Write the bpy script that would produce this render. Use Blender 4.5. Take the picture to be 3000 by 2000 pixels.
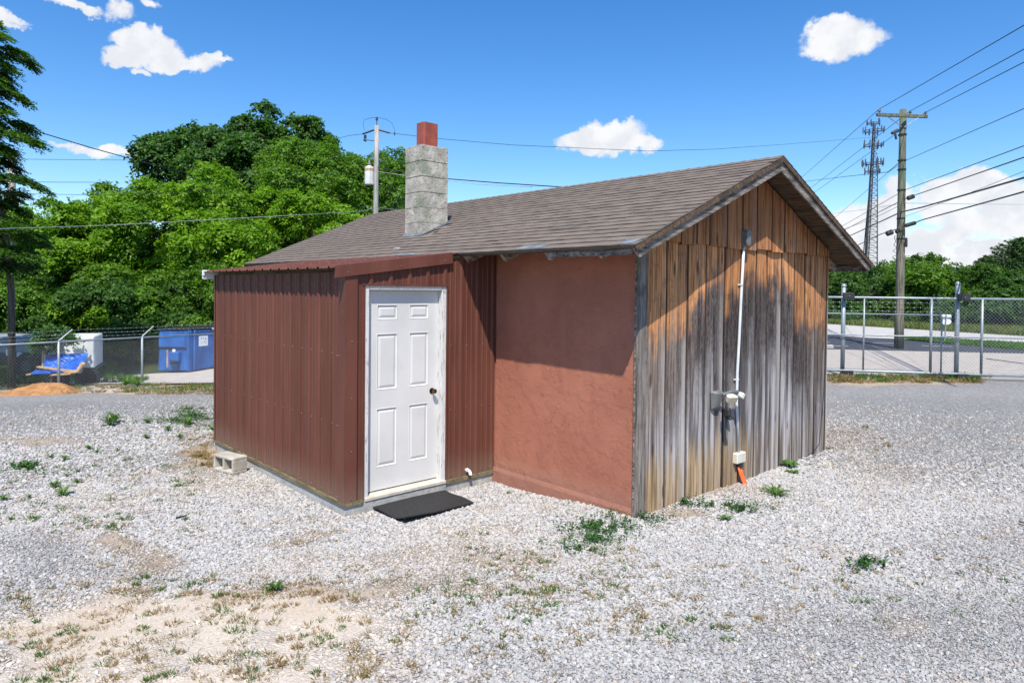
import bpy, math, random
import numpy as np
from mathutils import Vector, Matrix
random.seed(7); rng = np.random.default_rng(7)
sc = bpy.context.scene
for o in list(bpy.data.objects): bpy.data.objects.remove(o)

# ------------------------------------------------------------------ camera
CAM = np.array([3.924, -5.136, 2.136]); YAW, PITCH, ROLL, FOC, SHY = .834, .016, .010, 1996.4, -124.5
def _basis():
    cy, sy = math.cos(YAW), math.sin(YAW)
    F = np.array([-sy, cy, 0]); R = np.array([cy, sy, 0]); U = np.array([0, 0, 1.])
    c, s = math.cos(PITCH), math.sin(PITCH); F2 = F*c-U*s; U2 = U*c+F*s
    c, s = math.cos(ROLL), math.sin(ROLL); return R*c+U2*s, U2*c-R*s, F2
cR, cU, cF = _basis()
cd = bpy.data.cameras.new('camera'); cam = bpy.data.objects.new('camera', cd); sc.collection.objects.link(cam)
cd.sensor_width = 36; cd.lens = 36*FOC/3000; cd.shift_y = SHY/3000; cd.clip_end = 6000; cd.clip_start = .05
cam.matrix_world = Matrix(((cR[0], cU[0], -cF[0], CAM[0]), (cR[1], cU[1], -cF[1], CAM[1]), (cR[2], cU[2], -cF[2], CAM[2]), (0, 0, 0, 1)))
sc.camera = cam
def ray(u, v): return cF + cR*(u-1500)/FOC - cU*(v-1000-SHY)/FOC
def AT(u, v, w): return CAM + ray(u, v)*w                  # survey: a point seen at (u,v) standing w metres off
def pl(u, v, ax, val):
    d = ray(u, v); return CAM + d*(val-CAM[ax])/d[ax]
def proj(X):
    d = np.asarray(X)-CAM; w = d@cF
    return 1500+FOC*(d@cR)/w, 1000+SHY-FOC*(d@cU)/w, w

# ------------------------------------------------------------------ sky, sun, exposure
SUN = np.array([.398, -.387, .831]); SUN /= np.linalg.norm(SUN)
SUN_EL = math.asin(SUN[2]); SUN_AZ = math.atan2(SUN[0], SUN[1])
sl = bpy.data.lights.new('sun', 'SUN'); sl.energy = 5.0; sl.angle = math.radians(.53); sl.color = (1, .94, .85)
so = bpy.data.objects.new('sun', sl); sc.collection.objects.link(so)
so.rotation_euler = Vector(SUN).to_track_quat('Z', 'Y').to_euler(); so.location = (20, -20, 40)
sc.view_settings.view_transform = 'Standard'; sc.view_settings.look = 'None'
sc.view_settings.exposure = 0.50; sc.view_settings.gamma = 1; sc.view_settings.use_curve_mapping = False
sc.render.engine = 'CYCLES'
sc.cycles.max_bounces = 8; sc.cycles.transparent_max_bounces = 8

class NT:
    """small node-tree writer"""
    def __init__(s, nt): s.nt = nt; s.n = nt.nodes; s.l = nt.links
    def new(s, t, **kw):
        nd = s.n.new(t)
        for k, v in kw.items(): setattr(nd, k, v)
        return nd
    def put(s, sock, val):
        if isinstance(val, bpy.types.NodeSocket): s.l.new(val, sock)
        elif val is not None:
            if isinstance(val, (tuple, list)) and sock.type == 'RGBA' and len(val) == 3: val = (*val, 1)
            sock.default_value = val
    def m(s, op, a, b=None, c=None, clamp=False):
        nd = s.new('ShaderNodeMath', operation=op, use_clamp=clamp)
        for i, x in enumerate((a, b, c)):
            if x is not None: s.put(nd.inputs[i], x)
        return nd.outputs[0]
    def vm(s, op, a, b=None):
        nd = s.new('ShaderNodeVectorMath', operation=op); s.put(nd.inputs[0], a)
        if b is not None: s.put(nd.inputs[3 if op == 'SCALE' else 1], b)
        return nd.outputs['Value'] if op in ('DOT_PRODUCT', 'LENGTH') else nd.outputs[0]
    def noise(s, vec, scale, detail=4, rough=.55, dist=0, out=0):
        nd = s.new('ShaderNodeTexNoise'); s.put(nd.inputs['Vector'], vec)
        nd.inputs['Scale'].default_value = scale; nd.inputs['Detail'].default_value = detail
        nd.inputs['Roughness'].default_value = rough; nd.inputs['Distortion'].default_value = dist
        return nd.outputs[out]
    def vor(s, vec, scale, feature='F1', out='Distance', rand=1.):
        nd = s.new('ShaderNodeTexVoronoi', feature=feature); s.put(nd.inputs['Vector'], vec)
        nd.inputs['Scale'].default_value = scale; nd.inputs['Randomness'].default_value = rand
        return nd.outputs[out]
    def mix(s, f, a, b, blend='MIX'):
        nd = s.new('ShaderNodeMix', data_type='RGBA', blend_type=blend)
        s.put(nd.inputs[0], f); s.put(nd.inputs[6], a); s.put(nd.inputs[7], b); return nd.outputs[2]
    def rng(s, v, a, b, c=0., d=1., smooth=True):
        nd = s.new('ShaderNodeMapRange', interpolation_type='SMOOTHSTEP' if smooth else 'LINEAR')
        for i, x in enumerate((v, a, b, c, d)): s.put(nd.inputs[i], x)
        return nd.outputs[0]
    def ramp(s, f, stops, interp='LINEAR'):
        nd = s.new('ShaderNodeValToRGB'); s.put(nd.inputs[0], f); cr = nd.color_ramp; cr.interpolation = interp
        while len(cr.elements) < len(stops): cr.elements.new(.5)
        for e, (p, c) in zip(cr.elements, stops):
            e.position = p; e.color = (*c, 1) if isinstance(c, (tuple, list)) else (c, c, c, 1)
        return nd.outputs[0]
    def xyz(s, v):
        nd = s.new('ShaderNodeSeparateXYZ'); s.put(nd.inputs[0], v); return nd.outputs
    def comb(s, x, y, z):
        nd = s.new('ShaderNodeCombineXYZ')
        for i, a in enumerate((x, y, z)): s.put(nd.inputs[i], a)
        return nd.outputs[0]
    def mapv(s, v, scale): return s.vm('MULTIPLY', v, scale)
    def pos(s): return s.new('ShaderNodeNewGeometry').outputs['Position']
    def objc(s): return s.new('ShaderNodeTexCoord').outputs['Object']
    def rnd(s): return s.new('ShaderNodeObjectInfo').outputs['Random']
    def attr(s, name, typ='GEOMETRY', out='Color'):
        nd = s.new('ShaderNodeAttribute', attribute_name=name, attribute_type=typ); return nd.outputs[out]
    def bump(s, h, strength=.5, dist=.01):
        nd = s.new('ShaderNodeBump'); s.put(nd.inputs['Height'], h); nd.inputs['Strength'].default_value = strength
        nd.inputs['Distance'].default_value = dist; return nd.outputs[0]

def sstep(a, b, x):
    t = np.clip((x-a)/(b-a), 0, 1); return t*t*(3-2*t)

# world: physical sky plus cumulus placed by compass direction
W = bpy.data.worlds.new('World'); sc.world = W; W.use_nodes = True
t = NT(W.node_tree); t.n.clear()
sky = t.new('ShaderNodeTexSky', sky_type='NISHITA'); sky.sun_disc = False
sky.sun_elevation = SUN_EL; sky.sun_rotation = SUN_AZ; sky.altitude = 300; sky.air_density = 1.0; sky.dust_density = .35; sky.ozone_density = 3.0
hs = t.new('ShaderNodeHueSaturation'); hs.inputs['Hue'].default_value = .505; hs.inputs['Saturation'].default_value = 1.33; hs.inputs['Value'].default_value = 1.36
t.put(hs.inputs['Color'], sky.outputs[0])
dirv = t.new('ShaderNodeTexCoord').outputs['Generated']
n1 = t.noise(dirv, 9, 6, .6, 0, 1); n2 = t.noise(dirv, 30, 5, .6, 0, 1)
dd = t.vm('ADD', dirv, t.vm('ADD', t.vm('SCALE', t.vm('SUBTRACT', n1, (.5, .5, .5)), .075), t.vm('SCALE', t.vm('SUBTRACT', n2, (.5, .5, .5)), .032)))
CL = [  # u, v, half-width, half-height, density
 (400, 118, 85, 32, 1), (450, 150, 110, 48, 1), (350, 160, 60, 28, .9), (540, 178, 90, 32, 1), (620, 170, 34, 14, .8), (395, 205, 28, 12, .7), (480, 190, 60, 25, .9),
 (205, 10, 60, 18, .8), (330, 35, 42, 26, .55), (450, 12, 34, 20, .6), (30, 50, 50, 14, .65), (45, 70, 30, 12, .6),
 (195, 430, 40, 13, .5), (310, 452, 80, 20, .8), (420, 462, 70, 13, .5),
 (2430, 90, 70, 48, 1), (2460, 135, 110, 58, 1), (2520, 120, 75, 30, .9), (2400, 170, 40, 26, .8), (2430, 140, 80, 50, .9),
 (1750, 400, 115, 42, 1), (1830, 425, 95, 26, .95), (1700, 390, 65, 25, .9), (1840, 440, 60, 20, .8), (1800, 380, 60, 25, .9),
 (2600, 590, 60, 50, 1), (2530, 650, 110, 60, .9), (2540, 720, 120, 70, .9), (2850, 560, 120, 48, 1), (2760, 590, 80, 60, 1), (2960, 590, 110, 60, 1),
 (2870, 650, 110, 34, .95), (2980, 668, 90, 34, .9), (2740, 690, 95, 34, .95), (2650, 735, 110, 40, .95), (2900, 735, 140, 34, .85), (2780, 770, 200, 32, .7), (3100, 640, 120, 60, .9), (3100, 750, 150, 40, .8), (3250, 560, 130, 90, 1), (2300, 760, 200, 50, .7)]
def cloud_blobs():
    out = []
    for (u, v, a, b, k) in CL: out.append((ray(u, v), a, b, k))
    r2 = random.Random(3)
    for i in range(14):                               # scattered small cumulus all round the sky
        az = math.radians(70)+i*math.radians(19)+r2.uniform(-.1, .1); el = math.radians(r2.uniform(8, 42))
        for k in range(2):
            q_ = np.array([math.cos(az)*math.cos(el), math.sin(az)*math.cos(el), math.sin(el)])
            if np.dot(q_, cF) > .62: continue
            out.append((np.array([math.cos(az+k*.06)*math.cos(el), math.sin(az+k*.06)*math.cos(el), math.sin(el+k*.01)]), r2.uniform(80, 190), r2.uniform(35, 60), 1))
    return out
acc = None; low = None
for d, a, b, k in cloud_blobs():
    dn = d/np.linalg.norm(d); r = np.cross(dn, (0, 0, 1)); r /= np.linalg.norm(r); up = np.cross(r, dn)
    f = 1996.*np.dot(dn, cF)/np.linalg.norm(1) if False else 1996.
    cosv = max(.55, abs(np.dot(dn, cF)))
    a2, b2 = a/f*cosv**1.0, b/f*cosv
    q = t.vm('SUBTRACT', dd, tuple(dn))
    x = t.vm('DOT_PRODUCT', q, tuple(r/a2)); y = t.vm('DOT_PRODUCT', q, tuple(up/b2)); z = t.vm('DOT_PRODUCT', q, tuple(dn*4))
    e = t.m('ADD', t.m('ADD', t.m('MULTIPLY', x, x), t.m('MULTIPLY', y, y)), t.m('MULTIPLY', z, z))
    e = t.m('MULTIPLY', t.m('SUBTRACT', 1.35, e), k)
    acc = e if acc is None else t.m('MAXIMUM', acc, e)
fine = t.noise(dirv, 60, 5, .65)
dens = t.m('ADD', acc, t.m('MULTIPLY', t.m('SUBTRACT', fine, .5), 1.0))
cm = t.rng(dens, -.02, .75)
shade = t.noise(dirv, 24, 5, .6)
ccol = t.mix(t.rng(shade, .38, .62), (5.8, 6.0, 6.4), (6.8, 6.9, 7.1))
col = t.mix(cm, hs.outputs[0], ccol)
bg = t.new('ShaderNodeBackground'); t.put(bg.inputs[0], col); bg.inputs[1].default_value = .10
t.l.new(bg.outputs[0], t.new('ShaderNodeOutputWorld').inputs[0])

# ------------------------------------------------------------------ materials
def mat(name):
    m = bpy.data.materials.new(name); m.use_nodes = True; t = NT(m.node_tree)
    b = m.node_tree.nodes['Principled BSDF']; return m, t, b
def simple(name, c, rough=.6, metal=0., var=.25, scale=6, bump=0., bscale=60, c2=None, spec=None, bdist=.004):
    m, t, b = mat(name); P = t.pos()
    n = t.noise(P, scale, 5, .6)
    ca = tuple(x*(1-var) for x in c); cb = c2 or tuple(min(1, x*(1+var)) for x in c)
    t.put(b.inputs['Base Color'], t.mix(t.rng(n, .3, .7), ca, cb))
    b.inputs['Roughness'].default_value = rough; b.inputs['Metallic'].default_value = metal
    if spec is not None: b.inputs['Specular IOR Level'].default_value = spec
    if bump: t.put(b.inputs['Normal'], t.bump(t.noise(P, bscale, 4, .6), bump, bdist))
    return m

def m_plank():
    m, t, b = mat('weathered_plank'); P = t.pos(); x, y, z = t.xyz(P); r = t.rnd()
    off = t.comb(t.m('MULTIPLY', r, 37.), t.m('MULTIPLY', r, 91.), t.m('MULTIPLY', r, 13.))
    Q = t.vm('ADD', P, off)
    grain = t.noise(t.mapv(Q, (16., 30., 1.3)), 1, 8, .68, .5)
    streak = t.noise(t.mapv(Q, (5., 9., .45)), 1, 4, .55)
    fineg = t.noise(t.mapv(Q, (60., 120., 16.)), 1, 4, .7)
    zt = t.ramp(t.m('DIVIDE', y, 4.06), [(0, 1.60/3), (.14, 1.72/3), (.23, 1.9/3), (.31, 2.12/3), (.51, 2.44/3), (.69, 2.22/3), (.79, 2.04/3), (.89, 1.9/3), (1, 1.75/3)])
    zt = t.m('MULTIPLY', zt, 3.)
    d = t.m('SUBTRACT', zt, z)
    d = t.m('ADD', d, t.m('ADD', t.m('MULTIPLY', t.m('SUBTRACT', streak, .5), .75), t.m('MULTIPLY', t.m('SUBTRACT', fineg, .5), .35)))
    d = t.m('ADD', d, t.m('ADD', t.m('MULTIPLY', t.m('SUBTRACT', r, .5), .50), t.m('MULTIPLY', t.m('SUBTRACT', t.noise(Q, 3.2, 5, .65), .5), .9)))
    orange = t.mix(t.rng(grain, .33, .62), (.14, .050, .020), (.62, .285, .115))
    orange = t.mix(t.rng(streak, .55, .72, 0, .5), orange, (.56, .35, .20))
    orange = t.mix(t.rng(t.noise(t.mapv(Q, (30., 50., .9)), 1, 5, .6), .56, .66, 0, .65), orange, (.09, .035, .018))
    orange = t.mix(t.rng(t.noise(Q, 6, 4, .6), .52, .7, 0, .5), orange, (.17, .075, .040))
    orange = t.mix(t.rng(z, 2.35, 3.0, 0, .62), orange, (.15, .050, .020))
    dark = t.mix(t.rng(t.m('ADD', t.m('MULTIPLY', fineg, .5), t.m('MULTIPLY', grain, .5)), .42, .62), (.014, .012, .012), (.15, .12, .11))
    grey = t.mix(t.rng(grain, .3, .66), (.055, .048, .048), (.34, .315, .315))
    grey = t.mix(t.rng(streak, .45, .62, 0, .75), grey, (.52, .495, .49))
    grey = t.mix(t.rng(streak, .40, .50, .75, 0), grey, (.050, .042, .041))
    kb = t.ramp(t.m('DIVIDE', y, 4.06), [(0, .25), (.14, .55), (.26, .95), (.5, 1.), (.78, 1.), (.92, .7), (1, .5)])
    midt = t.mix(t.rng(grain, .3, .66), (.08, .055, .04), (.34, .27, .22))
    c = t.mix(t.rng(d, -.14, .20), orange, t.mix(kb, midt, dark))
    c = t.mix(t.rng(d, t.m('MULTIPLY', streak, .9), t.m('ADD', .55, t.m('MULTIPLY', streak, 1.8)), 0, .92), c, grey)
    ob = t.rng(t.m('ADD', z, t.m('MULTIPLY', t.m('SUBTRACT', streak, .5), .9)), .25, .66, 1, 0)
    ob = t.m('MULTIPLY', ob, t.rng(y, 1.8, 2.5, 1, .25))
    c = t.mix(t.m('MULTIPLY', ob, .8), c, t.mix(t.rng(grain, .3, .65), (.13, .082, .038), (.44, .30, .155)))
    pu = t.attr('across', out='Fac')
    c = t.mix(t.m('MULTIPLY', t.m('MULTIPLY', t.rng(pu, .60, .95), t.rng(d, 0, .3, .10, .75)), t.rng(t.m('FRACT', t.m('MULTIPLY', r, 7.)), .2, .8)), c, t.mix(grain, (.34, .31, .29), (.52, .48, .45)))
    c = t.mix(t.m('MULTIPLY', t.rng(t.m('ADD', pu, t.m('MULTIPLY', t.m('SUBTRACT', fineg, .5), .12)), .0, .10, 1, 0), .8), c, (.030, .020, .014))  # left board edge darkened: stain plus painted shadow of the gap
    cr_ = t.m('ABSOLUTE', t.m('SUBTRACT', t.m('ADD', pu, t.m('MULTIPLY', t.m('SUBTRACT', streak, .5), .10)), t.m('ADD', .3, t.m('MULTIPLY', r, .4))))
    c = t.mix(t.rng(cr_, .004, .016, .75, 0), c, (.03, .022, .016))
    c = t.mix(t.rng(pu, .965, .99, 0, .85), c, (.022, .016, .012))  # right board edge: thin line of stain and painted gap shadow
    # knots
    kv = t.vor(t.mapv(Q, (1.6, 6.5, 1.6)), 1)
    kn = t.rng(kv, .06, .16, 1, 0)
    c = t.mix(t.m('MULTIPLY', kn, .85), c, (.05, .028, .018))
    c = t.mix(t.rng(t.noise(t.mapv(Q, (60., 160., 1.3)), 1, 3, .5), .66, .72, 0, .8), c, (.022, .016, .013))
    br = t.m('ADD', .84, t.m('MULTIPLY', r, .40)); c = t.mix(1, c, t.comb(br, br, br), 'MULTIPLY')
    t.put(b.inputs['Base Color'], c); b.inputs['Roughness'].default_value = .88; b.inputs['Specular IOR Level'].default_value = .2
    h = t.m('ADD', t.m('MULTIPLY', grain, .7), t.m('MULTIPLY', fineg, .5))
    t.put(b.inputs['Normal'], t.bump(h, .8, .006)); return m
def m_oldwood(name, ca, cb, scale=(2.5, 30., 30.)):
    m, t, b = mat(name); P = t.pos(); r = t.rnd(); Q = t.vm('ADD', P, t.comb(r, t.m('MULTIPLY', r, 57.), 0))
    g = t.noise(t.mapv(Q, scale), 1, 6, .7, .5); w = t.noise(P, 4, 4)
    c = t.mix(t.rng(g, .36, .66), ca, cb); c = t.mix(t.rng(w, .5, .7, 0, .6), c, tuple(x*.35 for x in ca))
    t.put(b.inputs['Base Color'], c); b.inputs['Roughness'].default_value = .9
    t.put(b.inputs['Normal'], t.bump(g, .8, .006)); return m
def m_stucco():
    m, t, b = mat('painted_stucco'); P = t.pos(); x, y, z = t.xyz(P)
    big = t.noise(P, 1.3, 4, .6); mid = t.noise(P, 9, 5, .65)
    flake = t.noise(t.vm('ADD', P, t.vm('SCALE', t.noise(P, 12, 3, .5, 0, 1), .25)), 26, 3, .5, 1.2)
    ridge = t.m('ABSOLUTE', t.m('SUBTRACT', flake, .5))
    c = t.mix(t.rng(big, .35, .65), (.32, .114, .068), (.375, .142, .088))
    c = t.mix(t.rng(mid, .55, .75, 0, .25), c, (.46, .19, .125))
    drip = t.noise(t.mapv(P, (5., 5., .5)), 1, 5, .65)
    c = t.mix(t.rng(drip, .56, .78, 0, .25), c, (.24, .085, .055)); c = t.mix(t.rng(drip, .28, .42, .25, 0), c, (.46, .19, .125))
    c = t.mix(t.m('MULTIPLY', t.rng(t.m('ADD', z, t.m('MULTIPLY', mid, .25)), .12, .42, .55, 0), 1.), c, (.36, .20, .145))
    crk = t.vor(t.vm('ADD', P, t.vm('SCALE', t.noise(P, 4, 3, .5, 0, 1), .5)), .9, 'DISTANCE_TO_EDGE')
    c = t.mix(t.rng(crk, .0, .004, .35, 0), c, (.10, .035, .025))
    c = t.mix(t.rng(z, .0, .18, .45, 0), c, (.17, .062, .042))
    c = t.mix(t.rng(t.vor(P, 5.5), .015, .03, .7, 0), c, (.6, .5, .42))
    t.put(b.inputs['Base Color'], c); b.inputs['Roughness'].default_value = .8
    h = t.m('ADD', t.m('MULTIPLY', t.m('MULTIPLY', t.rng(ridge, 0, .035), t.rng(t.noise(P, 7, 3, .6), .45, .62)), .7), t.m('MULTIPLY', t.noise(P, 5, 3, .5), .2))
    t.put(b.inputs['Normal'], t.bump(h, .38, .012)); return m
def m_metal(name, c1, c2, rough=.42):
    m, t, b = mat(name); P = t.pos(); x, y, z = t.xyz(P)
    n = t.noise(t.mapv(P, (5., 5., .6)), 1, 5, .6); f = t.noise(P, 120, 3)
    c = t.mix(t.rng(n, .32, .68), c1, c2)
    dirt = t.rng(t.m('ADD', z, t.m('MULTIPLY', n, .35)), .15, .55, .45, 0)
    c = t.mix(dirt, c, (.20, .15, .11))
    c = t.mix(t.rng(t.noise(t.mapv(P, (9., 9., 4.)), 1, 4, .7), .70, .76, 0, .5), c, (.32, .22, .2))
    t.put(b.inputs['Base Color'], c); b.inputs['Specular IOR Level'].default_value = .28; t.put(b.inputs['Roughness'], t.rng(n, .3, .7, rough, rough+.15))
    t.put(b.inputs['Normal'], t.bump(t.m('ADD', t.noise(t.mapv(P, (3., 3., 1.6)), 1, 4), t.m('MULTIPLY', f, .02)), .5, .03)); return m
def m_shingle():
    m, t, b = mat('asphalt_shingle'); P = t.pos(); r = t.rnd()
    g = t.noise(P, 260, 3, .7); p = t.noise(t.mapv(P, (1.3, 3., 3.)), 1, 5, .6)
    vr = t.vor(t.mapv(P, (3.1, 7.5, .2)), 1, 'F1', 'Color')
    c = t.mix(r, (.070, .055, .044), (.135, .110, .090))
    c = t.mix(t.rng(p, .35, .68, 0, .6), c, (.16, .12, .092))
    c = t.mix(t.rng(t.noise(P, 2.2, 4, .6), .58, .72, 0, .5), c, (.085, .078, .055))
    c = t.mix(t.rng(g, .38, .66, 0, .75), c, (.22, .18, .15))
    c = t.mix(t.rng(g, .36, .44, .6, 0), c, (.03, .026, .023))
    t.put(b.inputs['Base Color'], c); b.inputs['Roughness'].default_value = .93
    t.put(b.inputs['Normal'], t.bump(g, .6, .004)); return m
def m_concrete(name, c1, c2, moss=0., bs=.6, sc_=30, pitted=1.):
    m, t, b = mat(name); P = t.pos(); r = t.rnd()
    n = t.noise(P, 5, 6, .65); f = t.noise(P, sc_, 5, .65); v = t.noise(t.mapv(P, (8., 8., 3.)), 1, 5, .7)
    c = t.mix(t.rng(n, .3, .7), c1, c2); c = t.mix(t.rng(v, .55, .72, 0, .6), c, tuple(min(.8, x*1.35) for x in c2))
    c = t.mix(t.rng(f, .28, .42, .75, 0), c, tuple(x*.3 for x in c1))
    if moss:
        mo = t.m('MULTIPLY', t.rng(t.noise(P, 3.3, 4, .6), .46, .62), t.rng(r, .3, .7, .25, 1))
        c = t.mix(t.m('MULTIPLY', mo, moss), c, (.15, .19, .115))
    t.put(b.inputs['Base Color'], c); b.inputs['Roughness'].default_value = .92
    t.put(b.inputs['Normal'], t.bump(t.m('ADD', f, t.m('MULTIPLY', t.noise(P, 9, 5, .7), 1.4)), bs, .015*pitted)); return m
def m_whitepaint(name, worn):
    m, t, b = mat(name); P = t.pos(); n = t.noise(t.mapv(P, (60., 60., 7.)), 1, 6, .7)
    c = t.mix(t.rng(t.noise(P, 2), .3, .7), (.54, .535, .52), (.61, .605, .59))
    if worn: c = t.mix(t.rng(n, .55, .61, 0, .85), c, t.mix(t.rng(n, .5, .75), (.12, .10, .085), (.42, .38, .33)))
    t.put(b.inputs['Base Color'], c); b.inputs['Roughness'].default_value = .45 if not worn else .7
    t.put(b.inputs['Normal'], t.bump(n if worn else t.noise(t.mapv(P, (300., 300., 25.)), 1, 3), .6 if worn else .12, .004 if worn else .001)); return m
def m_leaf(name, lo, hi, trans=.45):
    m = bpy.data.materials.new(name); m.use_nodes = True; t = NT(m.node_tree); t.n.clear()
    P = t.pos(); a = t.attr('tint', out='Fac'); big = t.noise(P, .7, 3, .6)
    f = t.m('ADD', t.m('MULTIPLY', a, .65), t.m('MULTIPLY', t.rng(big, .35, .65), .35))
    c = t.mix(f, lo, hi)
    p = t.new('ShaderNodeBsdfPrincipled'); t.put(p.inputs['Base Color'], c); p.inputs['Roughness'].default_value = .5; p.inputs['Specular IOR Level'].default_value = .3
    tr = t.new('ShaderNodeBsdfTranslucent'); t.put(tr.inputs[0], t.mix(1, c, (1.15, 1.3, .5), 'MULTIPLY'))
    mx = t.new('ShaderNodeMixShader'); mx.inputs[0].default_value = trans
    t.l.new(p.outputs[0], mx.inputs[1]); t.l.new(tr.outputs[0], mx.inputs[2]); t.l.new(mx.outputs[0], t.new('ShaderNodeOutputMaterial').inputs[0]); return m
def m_gravel_ground():
    m, t, b = mat('gravel_ground'); P = t.pos(); gc = t.attr('gcol'); sd = t.attr('gcol', out='Alpha')
    w = t.vm('ADD', P, t.vm('SCALE', t.noise(P, 20, 2, .5, 0, 1), .02))
    c1 = t.vor(w, 34, 'F1', 'Color'); e1 = t.vor(w, 34, 'DISTANCE_TO_EDGE'); d1 = t.vor(w, 34)
    c2 = t.vor(w, 75, 'F1', 'Color'); e2 = t.vor(w, 75, 'DISTANCE_TO_EDGE')
    rr = t.xyz(c1); r2 = t.xyz(c2)
    k = t.m('ADD', .80, t.m('MULTIPLY', rr[0], .58)); k2 = t.m('ADD', .85, t.m('MULTIPLY', r2[0], .3))
    c = t.mix(1, gc, t.comb(k, k, k), 'MULTIPLY'); c = t.mix(1, c, t.comb(k2, k2, k2), 'MULTIPLY')
    c = t.mix(t.rng(rr[1], .8, .95, 0, .35), c, (.36, .27, .19)); c = t.mix(t.rng(rr[2], .7, .95, 0, .4), c, (.24, .25, .27))
    gap = t.rng(e1, .0, .07, 1, 0)
    c = t.mix(t.m('MULTIPLY', gap, t.rng(sd, 0, .6, .62, 0)), c, (.10, .09, .08))
    fs = t.noise(P, 45, 6, .7); sandc = t.mix(1, gc, t.mix(t.rng(fs, .3, .7), (.82, .82, .82), (1.12, 1.12, 1.12)), 'MULTIPLY')
    c = t.mix(t.rng(sd, 0, .7), c, sandc)
    t.put(b.inputs['Base Color'], c); b.inputs['Roughness'].default_value = .9; b.inputs['Specular IOR Level'].default_value = .25
    h = t.m('ADD', t.rng(e1, 0, .25), t.m('MULTIPLY', t.rng(e2, 0, .3), .35)); h = t.m('ADD', h, t.m('MULTIPLY', rr[0], .6))
    h = t.m('MULTIPLY', h, t.rng(sd, 0, .6, 1, 0)); h = t.m('ADD', h, t.m('MULTIPLY', fs, .4))
    t.put(b.inputs['Normal'], t.bump(h, .9, .014)); return m
def m_stone():
    m, t, b = mat('gravel_stone'); P = t.pos(); c = t.attr('scol', 'INSTANCER')
    n = t.noise(P, 70, 4, .6); c = t.mix(t.rng(n, .3, .7, 0, .35), c, (.33, .32, .33))
    t.put(b.inputs['Base Color'], c); b.inputs['Roughness'].default_value = .85; b.inputs['Specular IOR Level'].default_value = .3
    return m
def m_field(name, cols, scale, bs=.6, bd=.03):
    m, t, b = mat(name); P = t.pos(); n = t.noise(P, scale, 6, .7); n2 = t.noise(P, scale*.12, 4, .6)
    c = t.ramp(t.m('ADD', t.m('MULTIPLY', n, .6), t.m('MULTIPLY', n2, .4)), [(.32+.36*i/(len(cols)-1), c) for i, c in enumerate(cols)])
    t.put(b.inputs['Base Color'], c); b.inputs['Roughness'].default_value = .95; b.inputs['Specular IOR Level'].default_value = .15
    t.put(b.inputs['Normal'], t.bump(n, bs, bd)); return m
def m_dumpster():
    m, t, b = mat('blue_dumpster_paint'); P = t.pos()
    n = t.noise(P, 3, 6, .7); s = t.noise(t.mapv(P, (9., 9., 1.2)), 1, 5, .7)
    c = t.mix(t.rng(n, .3, .7), (.006, .055, .24), (.014, .12, .40))
    c = t.mix(t.rng(s, .66, .72, 0, .8), c, (.16, .07, .035)); c = t.mix(t.rng(s, .30, .33, .35, 0), c, (.25, .38, .55))
    t.put(b.inputs['Base Color'], c); b.inputs['Roughness'].default_value = .55; return m
def m_pole(name, ca, cb, green=0.):
    m, t, b = mat(name); P = t.pos(); g = t.noise(t.mapv(P, (26., 26., 1.1)), 1, 6, .7); w = t.noise(t.mapv(P, (3., 3., .7)), 1, 4)
    c = t.mix(t.rng(g, .36, .64), ca, cb)
    if green: c = t.mix(t.rng(w, .4, .62, 0, green), c, (.085, .13, .075))
    t.put(b.inputs['Base Color'], c); b.inputs['Roughness'].default_value = .9; t.put(b.inputs['Normal'], t.bump(g, .8, .01)); return m

M = {}
M['plank'] = m_plank()
M['rake'] = m_oldwood('grey_rake_wood', (.060, .048, .038), (.29, .25, .215), (18., 3., 30.))
M['cornerwood'] = m_oldwood('grey_corner_board', (.075, .060, .050), (.27, .235, .205), (30., 30., 1.6))
M['darkwood'] = m_oldwood('dark_roof_boards', (.040, .024, .014), (.155, .092, .052))
M['tailwood'] = m_oldwood('rafter_tail_wood', (.10, .065, .04), (.46, .38, .29), (60., 6., 25.))
M['void'] = simple('dark_interior', (.012, .011, .010), .95)
M['stucco'] = m_stucco()
M['metal'] = m_metal('brown_metal_siding', (.098, .034, .022), (.134, .049, .033))
M['trim'] = m_metal('brown_metal_trim', (.108, .036, .024), (.136, .049, .033), .4)
M['shingle'] = m_shingle()
M['patch'] = simple('grey_flashing', (.15, .17, .19), .7, 0, .3, 9, .4)
M['block'] = m_concrete('chimney_block', (.27, .25, .215), (.48, .45, .39), .65, .8, 22)
M['mortar'] = m_concrete('chimney_mortar', (.30, .28, .25), (.46, .43, .38))
M['foundation'] = m_concrete('foundation_concrete', (.27, .27, .26), (.42, .41, .39), 0, .4)
M['cinder'] = m_concrete('cinder_block', (.33, .30, .25), (.50, .46, .39), 0, .5, 70, .4)
M['flue'] = simple('red_clay_flue', (.27, .062, .032), .35, 0, .2, 8, .2, 30)
M['sillboard'] = m_oldwood('treated_sill_board', (.10, .085, .040), (.22, .185, .10))
M['door'] = m_whitepaint('white_door_paint', False)
M['jamb'] = m_whitepaint('peeling_white_paint', True)
M['threshold'] = simple('tan_threshold', (.50, .46, .39), .6, 0, .15, 12)
M['brass'] = simple('tarnished_brass', (.20, .13, .07), .28, 1., .3, 30)
M['screw'] = simple('screw_head', (.30, .24, .22), .4, .5)
M['rubber'] = simple('black_rubber_mat', (.016, .016, .017), .8, 0, .4, 40, .6, 150)
M['pvc'] = simple('white_pvc', (.74, .74, .73), .35, 0, .06)
M['conduit'] = simple('grey_white_conduit', (.56, .60, .63), .45, 0, .1)
M['boxgrey'] = simple('grey_plastic', (.13, .13, .125), .5, 0, .1)
M['boxcream'] = simple('cream_plastic', (.58, .56, .48), .5, 0, .08)
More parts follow.
